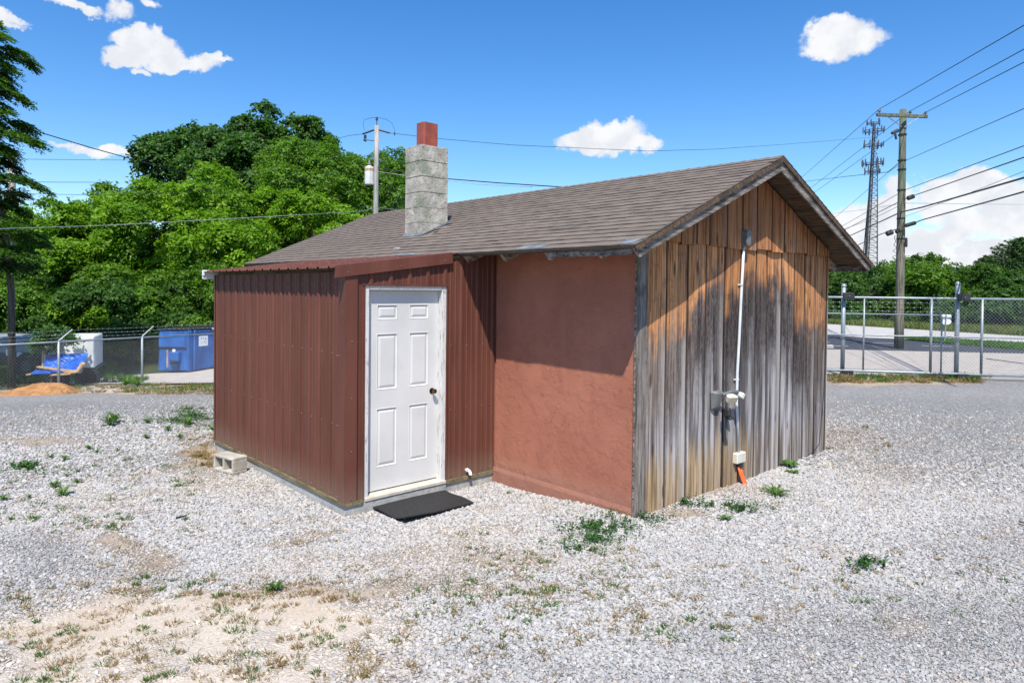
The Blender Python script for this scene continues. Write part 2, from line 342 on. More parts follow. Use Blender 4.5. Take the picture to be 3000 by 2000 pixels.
M['lens'] = simple('yellowed_lens', (.58, .50, .33), .25, 0, .1)
M['blackplastic'] = simple('black_plastic', (.02, .02, .022), .5)
M['orange'] = simple('orange_conduit', (.80, .13, .035), .45, 0, .1)
M['galv'] = simple('galvanised_steel', (.27, .31, .33), .5, .4, .15, 7)
M['wiremesh'] = simple('galvanised_wire', (.30, .33, .35), .45, .5, .15, 7)
M['wire'] = simple('black_cable', (.012, .013, .016), .6)
M['palewire'] = simple('aluminium_cable', (.42, .44, .42), .5, .3)
M['poleR'] = m_pole('greenish_pole_wood', (.045, .042, .030), (.21, .195, .145), .55)
M['poleL'] = m_pole('grey_pole_wood', (.20, .19, .175), (.42, .41, .39), 0)
M['bark'] = m_pole('tree_bark', (.035, .028, .022), (.12, .10, .08), 0)
M['towersteel'] = simple('tower_steel', (.10, .115, .14), .6, .3, .3, .2)
M['dumpster'] = m_dumpster()
M['paper'] = simple('white_notice', (.75, .76, .76), .6, 0, .04)
M['ink'] = simple('notice_ink', (.03, .03, .04), .6, 0, .04)
M['tarp'] = simple('blue_tarp', (.01, .09, .45), .4, 0, .35, 5, .4, 12, bdist=.03)
M['lumber'] = simple('pale_lumber', (.42, .27, .13), .8, 0, .3, 10)
M['whitebox'] = simple('dirty_white_panel', (.58, .60, .60), .6, 0, .2, 1.2)
M['greybox'] = simple('grey_panel', (.22, .25, .27), .6, 0, .2, 1.5)
M['darkpaint'] = simple('dark_vehicle_paint', (.02, .024, .026), .4)
M['glass'] = simple('dark_glass', (.02, .03, .035), .08)
M['sand'] = m_concrete('orange_sand', (.30, .14, .05), (.50, .26, .10), 0, 1., 12, 3.)
M['asphalt'] = m_field('asphalt', [(.035, .038, .048), (.055, .06, .072), (.075, .08, .09)], 30, .3, .01)
M['apron'] = m_field('tan_gravel_apron', [(.27, .245, .215), (.37, .335, .295), (.44, .41, .37)], 25, .5, .015)
M['roadway'] = m_field('concrete_road', [(.36, .345, .32), (.43, .41, .385), (.48, .46, .43)], 12, .2, .01)
M['lane'] = m_field('grey_lane', [(.30, .275, .245), (.38, .35, .315), (.44, .41, .37)], 18, .3, .01)
M['roadline'] = simple('road_paint', (.55, .55, .53), .7, 0, .3, 6)
M['grassbase'] = m_field('grass_ground', [(.045, .07, .018), (.075, .12, .028), (.14, .16, .05)], 9)
M['earth'] = m_field('woodland_ground', [(.02, .028, .01), (.035, .05, .016), (.05, .06, .025)], 3)
M['ground'] = m_gravel_ground(); M['stone'] = m_stone()
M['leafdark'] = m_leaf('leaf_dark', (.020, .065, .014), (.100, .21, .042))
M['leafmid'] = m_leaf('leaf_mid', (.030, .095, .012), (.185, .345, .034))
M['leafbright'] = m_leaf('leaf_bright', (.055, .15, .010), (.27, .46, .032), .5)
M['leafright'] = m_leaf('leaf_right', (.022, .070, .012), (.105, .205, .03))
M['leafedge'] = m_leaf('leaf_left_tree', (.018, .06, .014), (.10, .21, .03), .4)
M['needles'] = m_leaf('conifer_needles', (.020, .055, .018), (.085, .16, .045), .3)
M['weed'] = m_leaf('weed_leaf', (.045, .11, .018), (.12, .23, .04), .35)
M['weeddark'] = m_leaf('creeper_leaf', (.018, .06, .016), (.07, .17, .04), .35)
M['drygrass'] = m_leaf('dry_grass', (.20, .13, .055), (.42, .30, .15), .35)
M['vergegrass'] = m_leaf('verge_grass', (.09, .13, .02), (.27, .30, .07), .35)
M['lawn'] = m_leaf('strip_grass', (.05, .13, .015), (.11, .24, .03), .35)
M['signback'] = simple('white_sign', (.78, .80, .82), .45, 0, .05)
M['haze'] = None

# ------------------------------------------------------------------ mesh helpers
COL = sc.collection
class MB:
    def __init__(s): s.v = []; s.f = []
    def add(s, vs, fs):
        k = len(s.v); s.v += [tuple(map(float, p)) for p in vs]; s.f += [tuple(i+k for i in f) for f in fs]; return s
    def box(s, a, b):
        x0, y0, z0 = np.minimum(a, b); x1, y1, z1 = np.maximum(a, b)
        return s.hexa([(x0, y0, z0), (x1, y0, z0), (x1, y1, z0), (x0, y1, z0), (x0, y0, z1), (x1, y0, z1), (x1, y1, z1), (x0, y1, z1)])
    def hexa(s, p): return s.add(p, [(0, 3, 2, 1), (4, 5, 6, 7), (0, 1, 5, 4), (1, 2, 6, 5), (2, 3, 7, 6), (3, 0, 4, 7)])
    def bar(s, a, b, w, h, up=(0, 0, 1)):
        a = np.array(a, float); b = np.array(b, float); d = b-a; d /= np.linalg.norm(d)
        r = np.cross(d, up); r /= np.linalg.norm(r); q = np.cross(r, d); r = r*w/2; q = q*h/2
        return s.hexa([a-r-q, a+r-q, b+r-q, b-r-q, a-r+q, a+r+q, b+r+q, b-r+q])
    def tube(s, pts, r, n=8, cap=True):
        pts = [np.array(p, float) for p in pts]; rs = r if isinstance(r, (list, tuple)) else [r]*len(pts)
        k = len(s.v); ref = None
        for i, p in enumerate(pts):
            d = pts[min(i+1, len(pts)-1)]-pts[max(i-1, 0)]; d = d/np.linalg.norm(d)
            if ref is None: ref = np.array((0, 0, 1.)) if abs(d[2]) < .9 else np.array((1., 0, 0))
            a = np.cross(d, ref); a /= np.linalg.norm(a); b = np.cross(d, a)
            for j in range(n):
                an = 2*math.pi*j/n; s.v.append(tuple(p+rs[i]*(a*math.cos(an)+b*math.sin(an))))
        for i in range(len(pts)-1):
            for j in range(n):
                s.f.append((k+i*n+j, k+i*n+(j+1) % n, k+(i+1)*n+(j+1) % n, k+(i+1)*n+j))
        if cap: s.f.append(tuple(k+j for j in range(n))[::-1]); e = k+(len(pts)-1)*n; s.f.append(tuple(e+j for j in range(n)))
        return s
    def prism(s, poly, z0, z1):
        n = len(poly); vs = [(x, y, z0) for x, y in poly]+[(x, y, z1) for x, y in poly]
        return s.add(vs, [tuple(range(n))[::-1], tuple(range(n, 2*n))]+[(i, (i+1) % n, n+(i+1) % n, n+i) for i in range(n)])
    def ball(s, c, r, n=8, m=5):
        rr = np.array(r if hasattr(r, '__len__') else (r, r, r)); k = []
        vs = []
        for i in range(m+1):
            th = math.pi*i/m
            for j in range(n): ph = 2*math.pi*j/n; vs.append(np.array(c)+rr*np.array((math.sin(th)*math.cos(ph), math.sin(th)*math.sin(ph), math.cos(th))))
        return s.add(vs, [(i*n+j, (i+1)*n+j, (i+1)*n+(j+1) % n, i*n+(j+1) % n) for i in range(m) for j in range(n)])
def worg(o):
    p = np.zeros(3)
    while o is not None: p += np.array(o.location); o = o.parent
    return p
def settags(o, label=None, cat=None, group=None, kind=None):
    for k, v in (('label', label), ('category', cat), ('group', group), ('kind', kind)):
        if v: o[k] = v
    return o
def mesh_of(name, mb, m, org=(0, 0, 0), smooth=False):
    me = bpy.data.meshes.new(name); o = np.array(org)
    me.from_pydata([tuple(np.array(v)-o) for v in mb.v], [], mb.f)
    me.materials.append(m)
    if smooth: me.polygons.foreach_set('use_smooth', [True]*len(me.polygons))
    me.update()
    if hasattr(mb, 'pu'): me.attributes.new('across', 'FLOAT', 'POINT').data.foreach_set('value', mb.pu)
    return me
def obj(name, mb, m, parent=None, smooth=False, bevel=0, **tags):
    org = worg(parent) if parent else np.zeros(3)
    o = bpy.data.objects.new(name, mesh_of(name, mb, m, org, smooth)); COL.objects.link(o); o.parent = parent
    if bevel:
        b = o.modifiers.new('bevel', 'BEVEL'); b.width = bevel; b.segments = 1; b.limit_method = 'ANGLE'
    return settags(o, **tags)
def thing(name, label, cat, loc, group=None):
    o = bpy.data.objects.new(name, None); o.location = tuple(map(float, loc)); o.empty_display_size = .2; COL.objects.link(o)
    return settags(o, label, cat, group)
def solo(name, mb, m, loc, label, cat, group=None, smooth=False, bevel=0, kind=None):
    o = bpy.data.objects.new(name, mesh_of(name, mb, m, loc, smooth)); o.location = tuple(map(float, loc)); COL.objects.link(o)
    if bevel:
        b = o.modifiers.new('bevel', 'BEVEL'); b.width = bevel; b.segments = 1; b.limit_method = 'ANGLE'
    return settags(o, label, cat, group, kind)
def piece(name, me, loc, parent, rot=(0, 0, 0), scale=(1, 1, 1)):
    o = bpy.data.objects.new(name, me); COL.objects.link(o); o.parent = parent
    o.location = tuple(map(float, np.array(loc)-worg(parent))); o.rotation_euler = rot; o.scale = scale; return o

# value noise in numpy for ground features
_lat = rng.random((256, 256))
def vnoise(x, y, s):
    x = np.asarray(x)*s+1000.; y = np.asarray(y)*s+1000.; xi = np.floor(x).astype(int); yi = np.floor(y).astype(int); fx = x-xi; fy = y-yi
    fx = fx*fx*(3-2*fx); fy = fy*fy*(3-2*fy); g = lambda a, b: _lat[a % 256, b % 256]
    return (g(xi, yi)*(1-fx)+g(xi+1, yi)*fx)*(1-fy)+(g(xi, yi+1)*(1-fx)+g(xi+1, yi+1)*fx)*fy
def fbm(x, y, s, o=4): return sum(vnoise(x+7*i, y-5*i, s*2**i)*.5**i for i in range(o))/sum(.5**i for i in range(o))

# ------------------------------------------------------------------ terrain
def zf(x, y):
    x = np.asarray(x, float); y = np.asarray(y, float)
    s = -x+.35*y
    z = np.interp(s, [0, 9, 12, 16.3, 17.8, 20, 400], [0, 0, -.12, -.45, -.73, -1.0, -1.0])
    ratio = (y+5)/np.maximum(4-x, .5)
    z = z*(1-sstep(.62, 1.4, ratio))
    z = z-.085*sstep(-.2, -1.6, x)*(1-sstep(.8, 3, y))
    near = (1-sstep(12, 30, np.hypot(x, y)))
    return z+near*.03*(fbm(x, y, .5, 3)-.5)
def gp(u, v, dz=0.):
    """where the line of sight (u,v) meets the terrain"""
    d = ray(u, v); w = (0-CAM[2])/d[2]
    for _ in range(30):
        p = CAM+d*w; w = (float(zf(p[0], p[1]))+dz-CAM[2])/d[2]
    return CAM+d*w

# colour regions of the lot (albedo), laid out on the ground
WHITE = np.array([.380, .376, .362]); GREY = np.array([.262, .260, .253]); SANDC = np.array([.50, .435, .355]); BROWN = np.array([.34, .235, .13]); DARKG = np.array([.235, .235, .235])
REG = []   # cx, cy, ax(2), ra, rb, colour, weight
def reg(u, v, ru, rv, colr, wt, wob=.35):
    c = gp(u, v)[:2]; a = gp(u+ru, v)[:2]-c; b = gp(u, v+rv)[:2]-c; b2 = gp(u, max(v-rv, 900))[:2]-c
    REG.append((c, a, b, colr, wt, wob))
reg(150, 1700, 420, 90, GREY, .6); reg(120, 1610, 160, 60, DARKG, .75); reg(250, 1190, 460, 28, DARKG, .55); reg(100, 1240, 260, 40, GREY, .6)
reg(330, 1830, 560, 115, SANDC, 1); reg(740, 1800, 460, 85, SANDC, 1); reg(300, 1960, 750, 95, SANDC, .95); reg(1050, 1900, 300, 90, SANDC, .5); reg(700, 1990, 600, 90, SANDC, .6)
reg(2800, 1290, 420, 140, GREY, .75); reg(2750, 1190, 500, 50, GREY, .6); reg(2700, 1850, 900, 130, GREY, .75); reg(1900, 1960, 900, 70, DARKG, .35); reg(2950, 1600, 350, 200, GREY, .65); reg(2700, 1130, 500, 25, GREY, .3)
reg(620, 1340, 110, 60, BROWN, .45); reg(580, 1325, 60, 40, BROWN, .4); reg(380, 1590, 60, 50, BROWN, .55); reg(450, 1640, 90, 50, BROWN, .4); reg(870, 1590, 90, 20, BROWN, .45); reg(960, 1560, 60, 18, BROWN, .4)
reg(700, 1420, 200, 60, np.array([.42,.37,.30]), .5); reg(250, 1480, 260, 70, np.array([.40,.35,.29]), .45); reg(1350, 1560, 260, 70, np.array([.44,.39,.32]), .45); reg(1150, 1640, 500, 60, np.array([.42,.37,.30]), .5); reg(460, 1440, 70, 12, BROWN, .4); reg(90, 1290, 120, 14, BROWN, .5); reg(560, 1230, 120, 22, DARKG*.7, .6); reg(1250, 1720, 400, 40, BROWN, .35); reg(900, 1740, 300, 30, BROWN, .4); reg(1500, 1640, 200, 30, BROWN, .25)
reg(1900, 1560, 330, 40, WHITE*1.05, .5); reg(2150, 1440, 200, 20, BROWN, .45); reg(1990, 1500, 120, 16, BROWN, .5); reg(2650, 1120, 260, 14, BROWN, .75); reg(2500, 1290, 90, 60, BROWN, .3)
reg(500, 1140, 200, 14, BROWN, .7); reg(110, 1140, 140, 18, np.array([.40, .25, .12]), .6); reg(320, 1145, 160, 10, BROWN, .5); reg(850, 1520, 60, 12, BROWN, .3); reg(260, 1140, 300, 14, SANDC, .6)
def gcol(x, y):
    x = np.asarray(x, float); y = np.asarray(y, float)
    c = np.ones(x.shape+(3,))*WHITE
    n = fbm(x, y, .35, 4); c = c*(1-(.35*sstep(.45, .75, n))[..., None])+GREY*(.35*sstep(.45, .75, n))[..., None]
    wx = x+.5*(fbm(x, y, 1.1, 4)-.5)*1.6; wy = y+.5*(fbm(x+31, y+17, 1.1, 4)-.5)*1.6
    for (cc, a, b, colr, wt, wob) in REG:
        det = a[0]*b[1]-a[1]*b[0]; dx = wx-cc[0]; dy = wy-cc[1]
        p = (dx*b[1]-dy*b[0])/det; q = (a[0]*dy-a[1]*dx)/det
        k = wt*(1-sstep(.25, 1.35, np.hypot(p, q)+.5*(fbm(x+3, y, 3.5, 3)-.5)))
        c = c*(1-k[..., None])+colr*k[..., None]
    m = fbm(x+9, y+4, 2.2, 4); k = .22*sstep(.55, .75, m); c = c*(1-k[..., None])+BROWN*k[..., None]
    return c

def sheet(name, xs, ys, dz, m, keep=None, colour=False, label=None):
    X, Y = np.meshgrid(xs, ys, indexing='ij'); Z = zf(X, Y)+dz
    n, k = X.shape; V = np.stack([X, Y, Z], -1).reshape(-1, 3)
    I = np.arange(n*k).reshape(n, k); Q = np.stack([I[:-1, :-1], I[1:, :-1], I[1:, 1:], I[:-1, 1:]], -1).reshape(-1, 4)
    if keep is not None:
        cx = (X[:-1, :-1]+X[1:, 1:])/2; cy = (Y[:-1, :-1]+Y[1:, 1:])/2; Q = Q[keep(cx, cy).reshape(-1)]
        used = np.unique(Q); remap = -np.ones(n*k, int); remap[used] = np.arange(len(used)); V = V[used]; Q = remap[Q]
    me = bpy.data.meshes.new(name); me.vertices.add(len(V)); me.vertices.foreach_set('co', V.ravel())
    me.loops.add(Q.size); me.loops.foreach_set('vertex_index', Q.ravel()); me.polygons.add(len(Q))
    me.polygons.foreach_set('loop_start', np.arange(0, Q.size, 4)); me.polygons.foreach_set('loop_total', np.full(len(Q), 4))
    me.polygons.foreach_set('use_smooth', np.ones(len(Q), bool)); me.update(calc_edges=True)
    if colour:
        a = me.color_attributes.new('gcol', 'FLOAT_COLOR', 'POINT'); c = np.ones((len(V), 4)); c[:, :3] = gcol(V[:, 0], V[:, 1]); c[:, 3] = np.clip((c[:, 0]-c[:, 2]-.07)*7, 0, 1); a.data.foreach_set('color', c.ravel())
    me.materials.append(m); o = bpy.data.objects.new(name, me); COL.objects.link(o); return settags(o, label, kind='structure')
def axis(lo, hi, step, far, grow=1.35):
    a = list(np.arange(lo, hi+1e-6, step)); s = step
    while a[-1] < far: s *= grow; a.append(a[-1]+s)
    s = step
    while a[0] > -far: s *= grow; a.insert(0, a[0]-s)
    return np.array(a)
sheet('ground', axis(-30, 12, .6, 2500), axis(-12, 45, .6, 2500), -.03, M['earth'], label='dark earth and undergrowth beyond the lot')

# gate line and lot outline
GA, GB = AT(2411, 1083, 17.25), AT(3000, 1100, 16.4)
gd = (GB-GA)[:2]; gd /= np.linalg.norm(gd); gn = np.array([-gd[1], gd[0]])          # along the gate, and outwards (to the road)
FA, FB, FC = AT(172, 1003, 17.5), AT(415, 988, 19.3), AT(633, 974.6, 21.2)
fd = (FC-FA)[:2]; fd /= np.linalg.norm(fd); fn = np.array([-fd[1], fd[0]])
if fn[0] > 0: fn = -fn
def lot(x, y):
    a = (x-GA[0])*gn[0]+(y-GA[1])*gn[1] < .5
    b = (x-FA[0])*fn[0]+(y-FA[1])*fn[1] < .25+.3*(fbm(x, y, .8)-.5)
    return a & b
sheet('gravel_lot', axis(-14, 7, .1, 60, 1.12), axis(-7, 5, .1, 60, 1.12), 0, M['ground'], keep=lot, colour=True, label='white and grey gravel lot around the shed')

# ------------------------------------------------------------------ roads beyond the gate
def world_strip(name, lo, hi, z, m, label, kind='structure', ext=(60, 60)):
    """strip between two ground lines given by surveyed sight lines"""
    P = []
    for line in (lo, hi):
        a, b = (pl(line[0][0], line[0][1], 2, z), pl(line[1][0], line[1][1], 2, z)); d = (b-a)/np.linalg.norm(b-a)
        P.append((a-d*ext[0], b+d*ext[1]))
    mb = MB(); n = 40
    pts0 = [P[0][0]+(P[0][1]-P[0][0])*i/n for i in range(n+1)]; pts1 = [P[1][0]+(P[1][1]-P[1][0])*i/n for i in range(n+1)]
    mb.add(pts0+pts1, [(i, i+1, n+2+i, n+1+i) for i in range(n)])
    return obj(name, mb, m, None, label=label, kind=kind)
apr = MB(); a0 = GA[:2]-gd*8+gn*.3; b0 = GB[:2]+gd*14+gn*.3
pa, pb = pl(2411, 1022, 2, 0), pl(3000, 1035, 2, 0); dA = (pb-pa)/np.linalg.norm(pb-pa)
apr.add([(*a0, .012), (*b0, .012), (*(pb+dA*12)[:2], .012), (*(pa-dA*10)[:2], .012)], [(0, 1, 2, 3)])
obj('apron', apr, M['apron'], label='tan compacted apron between the gate and the asphalt', kind='structure')
world_strip('asphalt_road', [(2411, 1022), (3000, 1035)], [(2411, 979), (3000, 1024)], .016, M['asphalt'], 'dark asphalt road beyond the gate', ext=(14, 12))
world_strip('concrete_road', [(2411, 984), (3000, 1007.5)], [(2411, 947.5), (3000, 984)], .008, M['roadway'], 'pale concrete highway beyond the asphalt', ext=(40, 40))
world_strip('grass_bank', [(2411, 947.5), (3000, 984)], [(2411, 926), (3000, 946)], .02, M['grassbase'], 'grass bank in front of the far trees', ext=(40, 40))
gs = MB(); g0 = [(2622, 987.5), (2655, 986.5), (2885, 1001), (3000, 1007.5), (3200, 1018), (3200, 1040), (3000, 1025), (2885, 1017), (2645, 992.5)]
gs.prism([tuple(pl(u, v, 2, .0)[:2]) for u, v in g0], .0, .03)
obj('grass_strip', gs, M['grassbase'], label='triangular grass island between asphalt and highway', kind='structure')
ln = MB()
for (u0, v0, u1, v1) in ((2400, 1001, 2432, 1003), (2420, 1012, 2485, 1013.5), (2555, 1003, 2620, 1005), (2700, 1012, 2790, 1015)):
    a, b = pl(u0, v0, 2, .022), pl(u1, v1, 2, .022); d = (b-a)/np.linalg.norm(b-a); q = np.array([-d[1], d[0], 0])*.06
    ln.add([a-q, b-q, b+q, a+q], [(0, 1, 2, 3)])
obj('road_marking', ln, M['roadline'], label='faint white lines on the asphalt', kind='structure')
pk = pl(2418, 1020, 2, 0); q0 = pl(2405, 1020, 2, 0); q1 = pl(2441, 1021, 2, 0)
solo('parking_block', MB().bar((q0-(q1-q0)*3)+np.array((0, 0, .07)), q1+np.array((0, 0, .07)), .2, .14), M['foundation'], q1, 'pale concrete parking block at the edge of the asphalt beyond the gate', 'parking block', bevel=.02)

# left: lane beyond the fence, bright at the dumpster
def zpoly(name, pts, dz, m, label):
    mb = MB(); P = [gp(u, v) for u, v in pts]; c = sum(P)/len(P); n = 8; rings = []
    vs = []; k = len(P)
    for i in range(n+1):
        for p in P:
            q = c+(p-c)*(i/n); vs.append((q[0], q[1], float(zf(q[0], q[1]))+dz))
    fs = [(i*k+j, i*k+(j+1) % k, (i+1)*k+(j+1) % k, (i+1)*k+j) for i in range(1, n) for j in range(k)]+[(0, k+j, k+(j+1) % k) for j in range(k)]
    mb.add(vs, fs); return obj(name, mb, m, label=label, kind='structure')
zpoly('lane', [(120, 1127), (420, 1127), (760, 1122), (1100, 1100), (1100, 1040), (760, 1050), (560, 1082), (475, 1094), (330, 1106), (210, 1120)], .03, M['lane'], 'pale concrete lane behind the chain link fence')

# ------------------------------------------------------------------ the shed
L, WD = 7.81, 4.06; RS = .424; ANG = math.atan(RS); E0 = -.543; EZ = 2.505
def rz(y):                                            # top of shingles
    return EZ+RS*(min(y, WD-y)-E0)
shed = thing('wooden_shed', 'low gabled shed with weathered plank gable, red stucco side, brown metal lean-to and shingle roof', 'shed', (0, 0, 0))
# stucco long wall, back and far walls
mb = MB(); mb.box((-2.0, 0, -.1), (0, .15, 2.66)); mb.box((-L, .02, -.3), (-2.0, .15, 2.66)); mb.box((-L, WD-.15, -.3), (0, WD, 2.66))
stw = obj('stucco_wall', mb, M['stucco'], shed)
mb = MB(); mb.add([(-2.03, -.026, -.12), (-.02, -.026, -.12), (-.02, -.014, .03), (-2.03, -.014, .03), (-2.03, .0, .075), (-.02, .0, .075), (-.02, .01, -.12), (-2.03, .01, -.12)],
                  [(0, 1, 2, 3), (3, 2, 5, 4), (0, 3, 4, 7), (1, 6, 5, 2)])
obj('stucco_ledge', mb, M['stucco'], shed)
mb = MB(); yz = [(.02, -.3), (WD-.02, -.3), (WD-.02, 2.66), (WD/2, rz(WD/2)-.16), (.02, 2.66)]
for xx in (-L, -.16):
    mb = MB(); mb.add([(xx, y, z) for y, z in yz]+[(xx+.14, y, z) for y, z in yz], [(0, 1, 2, 3, 4), (9, 8, 7, 6, 5)]+[(i, 5+i, 5+(i+1) % 5, (i+1) % 5) for i in range(5)])
    gw = obj('gable_wall', mb, M['void'], shed)
# planks of the gable
def plank(y0, y1, z0a, z0b, z1f, x0=0., th=.02, tilt=0., cup=.003, nseg=3, tip=0., toeb=0., eL=0., eR=0.):
    """upright board on the gable; bottom edge from z0a to z0b, top given by z1f(y)"""
    mb = MB(); ns = 6; zs = 10
    yy = [y0+(y1-y0)*i/ns for i in range(ns+1)]
    fr = []; bk = []
    for k in range(zs+1):
        for i, y in enumerate(yy):
            zb = z0a+(z0b-z0a)*i/ns; zt = z1f(y); z = zb+(zt-zb)*k/zs
            bow = cup*math.cos((i/ns-.5)*math.pi*1.0)
            yj = y+tip*(z-1.2)+(eL*(1-i/ns)+eR*i/ns)*max(0., (1.15-z)/1.2)
            wob = .0025*math.sin(z*3.1+y0*17)+toeb*(1-k/zs)**2
            fr.append((x0+th+bow+tilt*(i/ns-.5)+wob, yj, z)); bk.append((x0, yj, z))
    n = ns+1; off = len(fr); vs = fr+bk; fs = []
    for k in range(zs):
        for i in range(ns):
            a = k*n+i; fs.append((a, a+1, a+n+1, a+n)); fs.append((off+a, off+a+n, off+a+n+1, off+a+1))
        a = k*n; fs.append((a, a+n, off+a+n, off+a)); a = k*n+ns; fs.append((a, off+a, off+a+n, a+n))
    for i in range(ns):
        fs.append((i, off+i, off+i+1, i+1)); a = zs*n+i; fs.append((a, a+1, off+a+1, off+a))
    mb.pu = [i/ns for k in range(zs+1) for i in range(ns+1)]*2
    return mb.add(vs, fs)
LY = [.112, .426, .796, 1.101, 1.484, 1.80, 2.159, 2.435, 2.773, 3.104, 3.399, 3.70, 4.045]
rp = random.Random(11)
for i in range(len(LY)-1):
    g = rp.choice((.005, .008, .012)); gapL = .020 if abs(LY[i]-1.484) < .01 else g
    z0 = -.10+rp.uniform(-.02, .02); tip = rp.uniform(-.001, .001)
    y0, y1 = LY[i]+gapL/2+.001, LY[i+1]-g/2
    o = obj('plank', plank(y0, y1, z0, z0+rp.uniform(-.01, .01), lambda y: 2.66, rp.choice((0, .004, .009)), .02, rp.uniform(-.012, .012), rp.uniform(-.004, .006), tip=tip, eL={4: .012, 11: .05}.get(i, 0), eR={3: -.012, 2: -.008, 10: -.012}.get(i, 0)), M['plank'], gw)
UY = [.03, .33, .62, .906, 1.143, 1.472, 1.798, 2.104, 2.469, 2.769, 3.085, 3.385, 3.649, 3.889, 4.03]
for i in range(len(UY)-1):
    g = rp.choice((.005, .008, .012)); z0 = 2.595+rp.uniform(-.012, .014)
    top = lambda y: max(2.66, rz(y)-.085)
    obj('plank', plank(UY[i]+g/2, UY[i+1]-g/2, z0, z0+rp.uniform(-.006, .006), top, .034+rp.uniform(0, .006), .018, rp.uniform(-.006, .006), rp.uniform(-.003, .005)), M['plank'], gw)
obj('corner_board', plank(-.022, .108, -.10, -.10, lambda y: 2.66, .012, .028, 0, .0015), M['cornerwood'], gw)
mb = MB(); mb.box((-.085, -.024, -.1), (.012, -.001, 2.64)); 
mb = MB().box((-.012, -.022, -.1), (.011, .0, 2.64)); obj('corner_board', mb, M['rake'], gw)
obj('corner_board', plank(4.05, 4.085, -.1, -.1, lambda y: 2.66, .0, .03, 0, 0), M['plank'], gw)

# roof deck boards (both slopes), rafters, rake boards, shingles
XA, XB = .355, -L-.355
roof = obj('roof', MB().bar((XA-.01, WD/2, rz(WD/2)-.12), (XB, WD/2, rz(WD/2)-.12), .04, .12), M['darkwood'], shed)
ca, sa = math.cos(ANG), math.sin(ANG)
def slope_pt(x, s, off=0., back=False):               # s metres up the slope from the eave, off = height normal to it
    y = E0+s*ca-off*sa; z = EZ+s*sa+off*ca
    return (x, WD-y if back else y, z)
SL = (WD/2-E0)/ca
db = MB().box((XB, 0, 0), (XA, .138, .02)); dme = mesh_of('deck_board', db, M['darkwood'])
for back in (False, True):
    for i in range(20):
        s = .012+i*.1395
        if s+.138 > SL: break
        p = slope_pt(0, s, -.036, back)
        piece('deck_board', dme, p, roof, rot=(-ANG if back else ANG, 0, 0), scale=(1, 1 if not back else -1, 1))
rme = {}
for x in (-.074, -.723, -1.371, -1.991)+tuple(-1.991-.63*k for k in range(1, 10)):
    for back in (False, True):
        mb = MB(); a0, a1 = slope_pt(x, .035, -.04, back), slope_pt(x, SL-.03, -.04, back)
        b0, b1 = slope_pt(x, .075, -.135, back), slope_pt(x, SL-.03, -.135, back)
        h = .021; mb.hexa([(x-h, *b0[1:]), (x+h, *b0[1:]), (x+h, *b1[1:]), (x-h, *b1[1:]), (x-h, *a0[1:]), (x+h, *a0[1:]), (x+h, *a1[1:]), (x-h, *a1[1:])])
        obj('rafter', mb, M['tailwood'], roof)
# rake boards: wide face board and thinner drip board above, on each slope of the near gable, and plain ones at the far gable
for xe, sg in ((XA, 1), (XB, -1)):
    for back in (False, True):
        mb = MB(); lo = [slope_pt(xe, s, o, back) for s, o in ((-.01, -.018), (SL-.018*RS, -.018), (SL-.15*RS, -.15), (.035, -.125))]
        mb.add([(xe, y, z) for _, y, z in lo]+[(xe+.022*sg, y, z) for _, y, z in lo], [(0, 1, 2, 3), (7, 6, 5, 4), (0, 4, 5, 1), (1, 5, 6, 2), (2, 6, 7, 3), (3, 7, 4, 0)])
        obj('rake_board', mb, M['rake'], roof, bevel=.003)
        mb = MB(); lo = [slope_pt(xe, s, o, back) for s, o in ((-.015, -.008), (SL-.008*RS, -.008), (SL-.055*RS, -.055), (-.005, -.05))]
        x0 = xe+.0235*sg
        mb.add([(x0, y, z) for _, y, z in lo]+[(x0+.018*sg, y, z) for _, y, z in lo], [(0, 1, 2, 3), (7, 6, 5, 4), (0, 4, 5, 1), (1, 5, 6, 2), (2, 6, 7, 3), (3, 7, 4, 0)])
        obj('drip_board', mb, M['darkwood'], roof)
obj('eave_board', MB().box((-.70, -.508, EZ-.075), (.33, -.486, EZ-.02)), M['rake'], roof)
obj('eave_board', MB().box((XB+.02, WD+.486, EZ-.10), (.33, WD+.508, EZ-.02)), M['rake'], roof)
# shingles
EXPO = .1216; NC = 23
TW = .30
def tab_mesh():
    mb = MB(); w, l, t1, t0 = TW-.006, .20, .0120, .002
    ns = 3; vs = []; 
    pr = [0, .0016, -.0008, .001]
    for i in range(ns+1):
        x = w*i/ns; vs += [(x, -.0+pr[i], 0.001), (x, -.0+pr[i], t1+pr[i]), (x, l, t0), (x, l, -.002)]
    fs = []
    for i in range(ns):
        a = i*4; b = a+4
        for q in range(4): fs.append((a+q, b+q, b+(q+1) % 4, a+(q+1) % 4))
    fs += [(0, 1, 2, 3), (ns*4+3, ns*4+2, ns*4+1, ns*4)]
    return mb.add(vs, fs)
tm = tab_mesh(); tme = mesh_of('shingle', tm, M['shingle'])
tabs = []; rs = random.Random(5)
for c in range(NC):
    s = -.012+c*EXPO; x = XB-.03+rs.uniform(-.25, 0)
    while x < XA+.03:
        w = rs.choice((.22, .28, .30, .33, .38)); x1 = min(x+w, XA+.045); x0 = max(x, XB-.03)
        if x1-x0 > .04: tabs.append((x0, x1, s+rs.uniform(-.004, .004), c*0, rs.uniform(-.006, .006), rs.random()))
        x = x+w
def on_ch(x0, x1, s):
    y = E0+s*ca; return x1 > -4.28 and x0 < -3.89 and .22 < y < .68
tabs = [q for q in tabs if not (on_ch(q[0]+.03, q[1]-.03, q[2]) and on_ch(q[0]+.03, q[1]-.03, q[2]+.12))]
tabs.sort(key=lambda q: np.linalg.norm(np.array(slope_pt((q[0]+q[1])/2, q[2]))-CAM))
far = MB()
tv = np.array(tm.v)
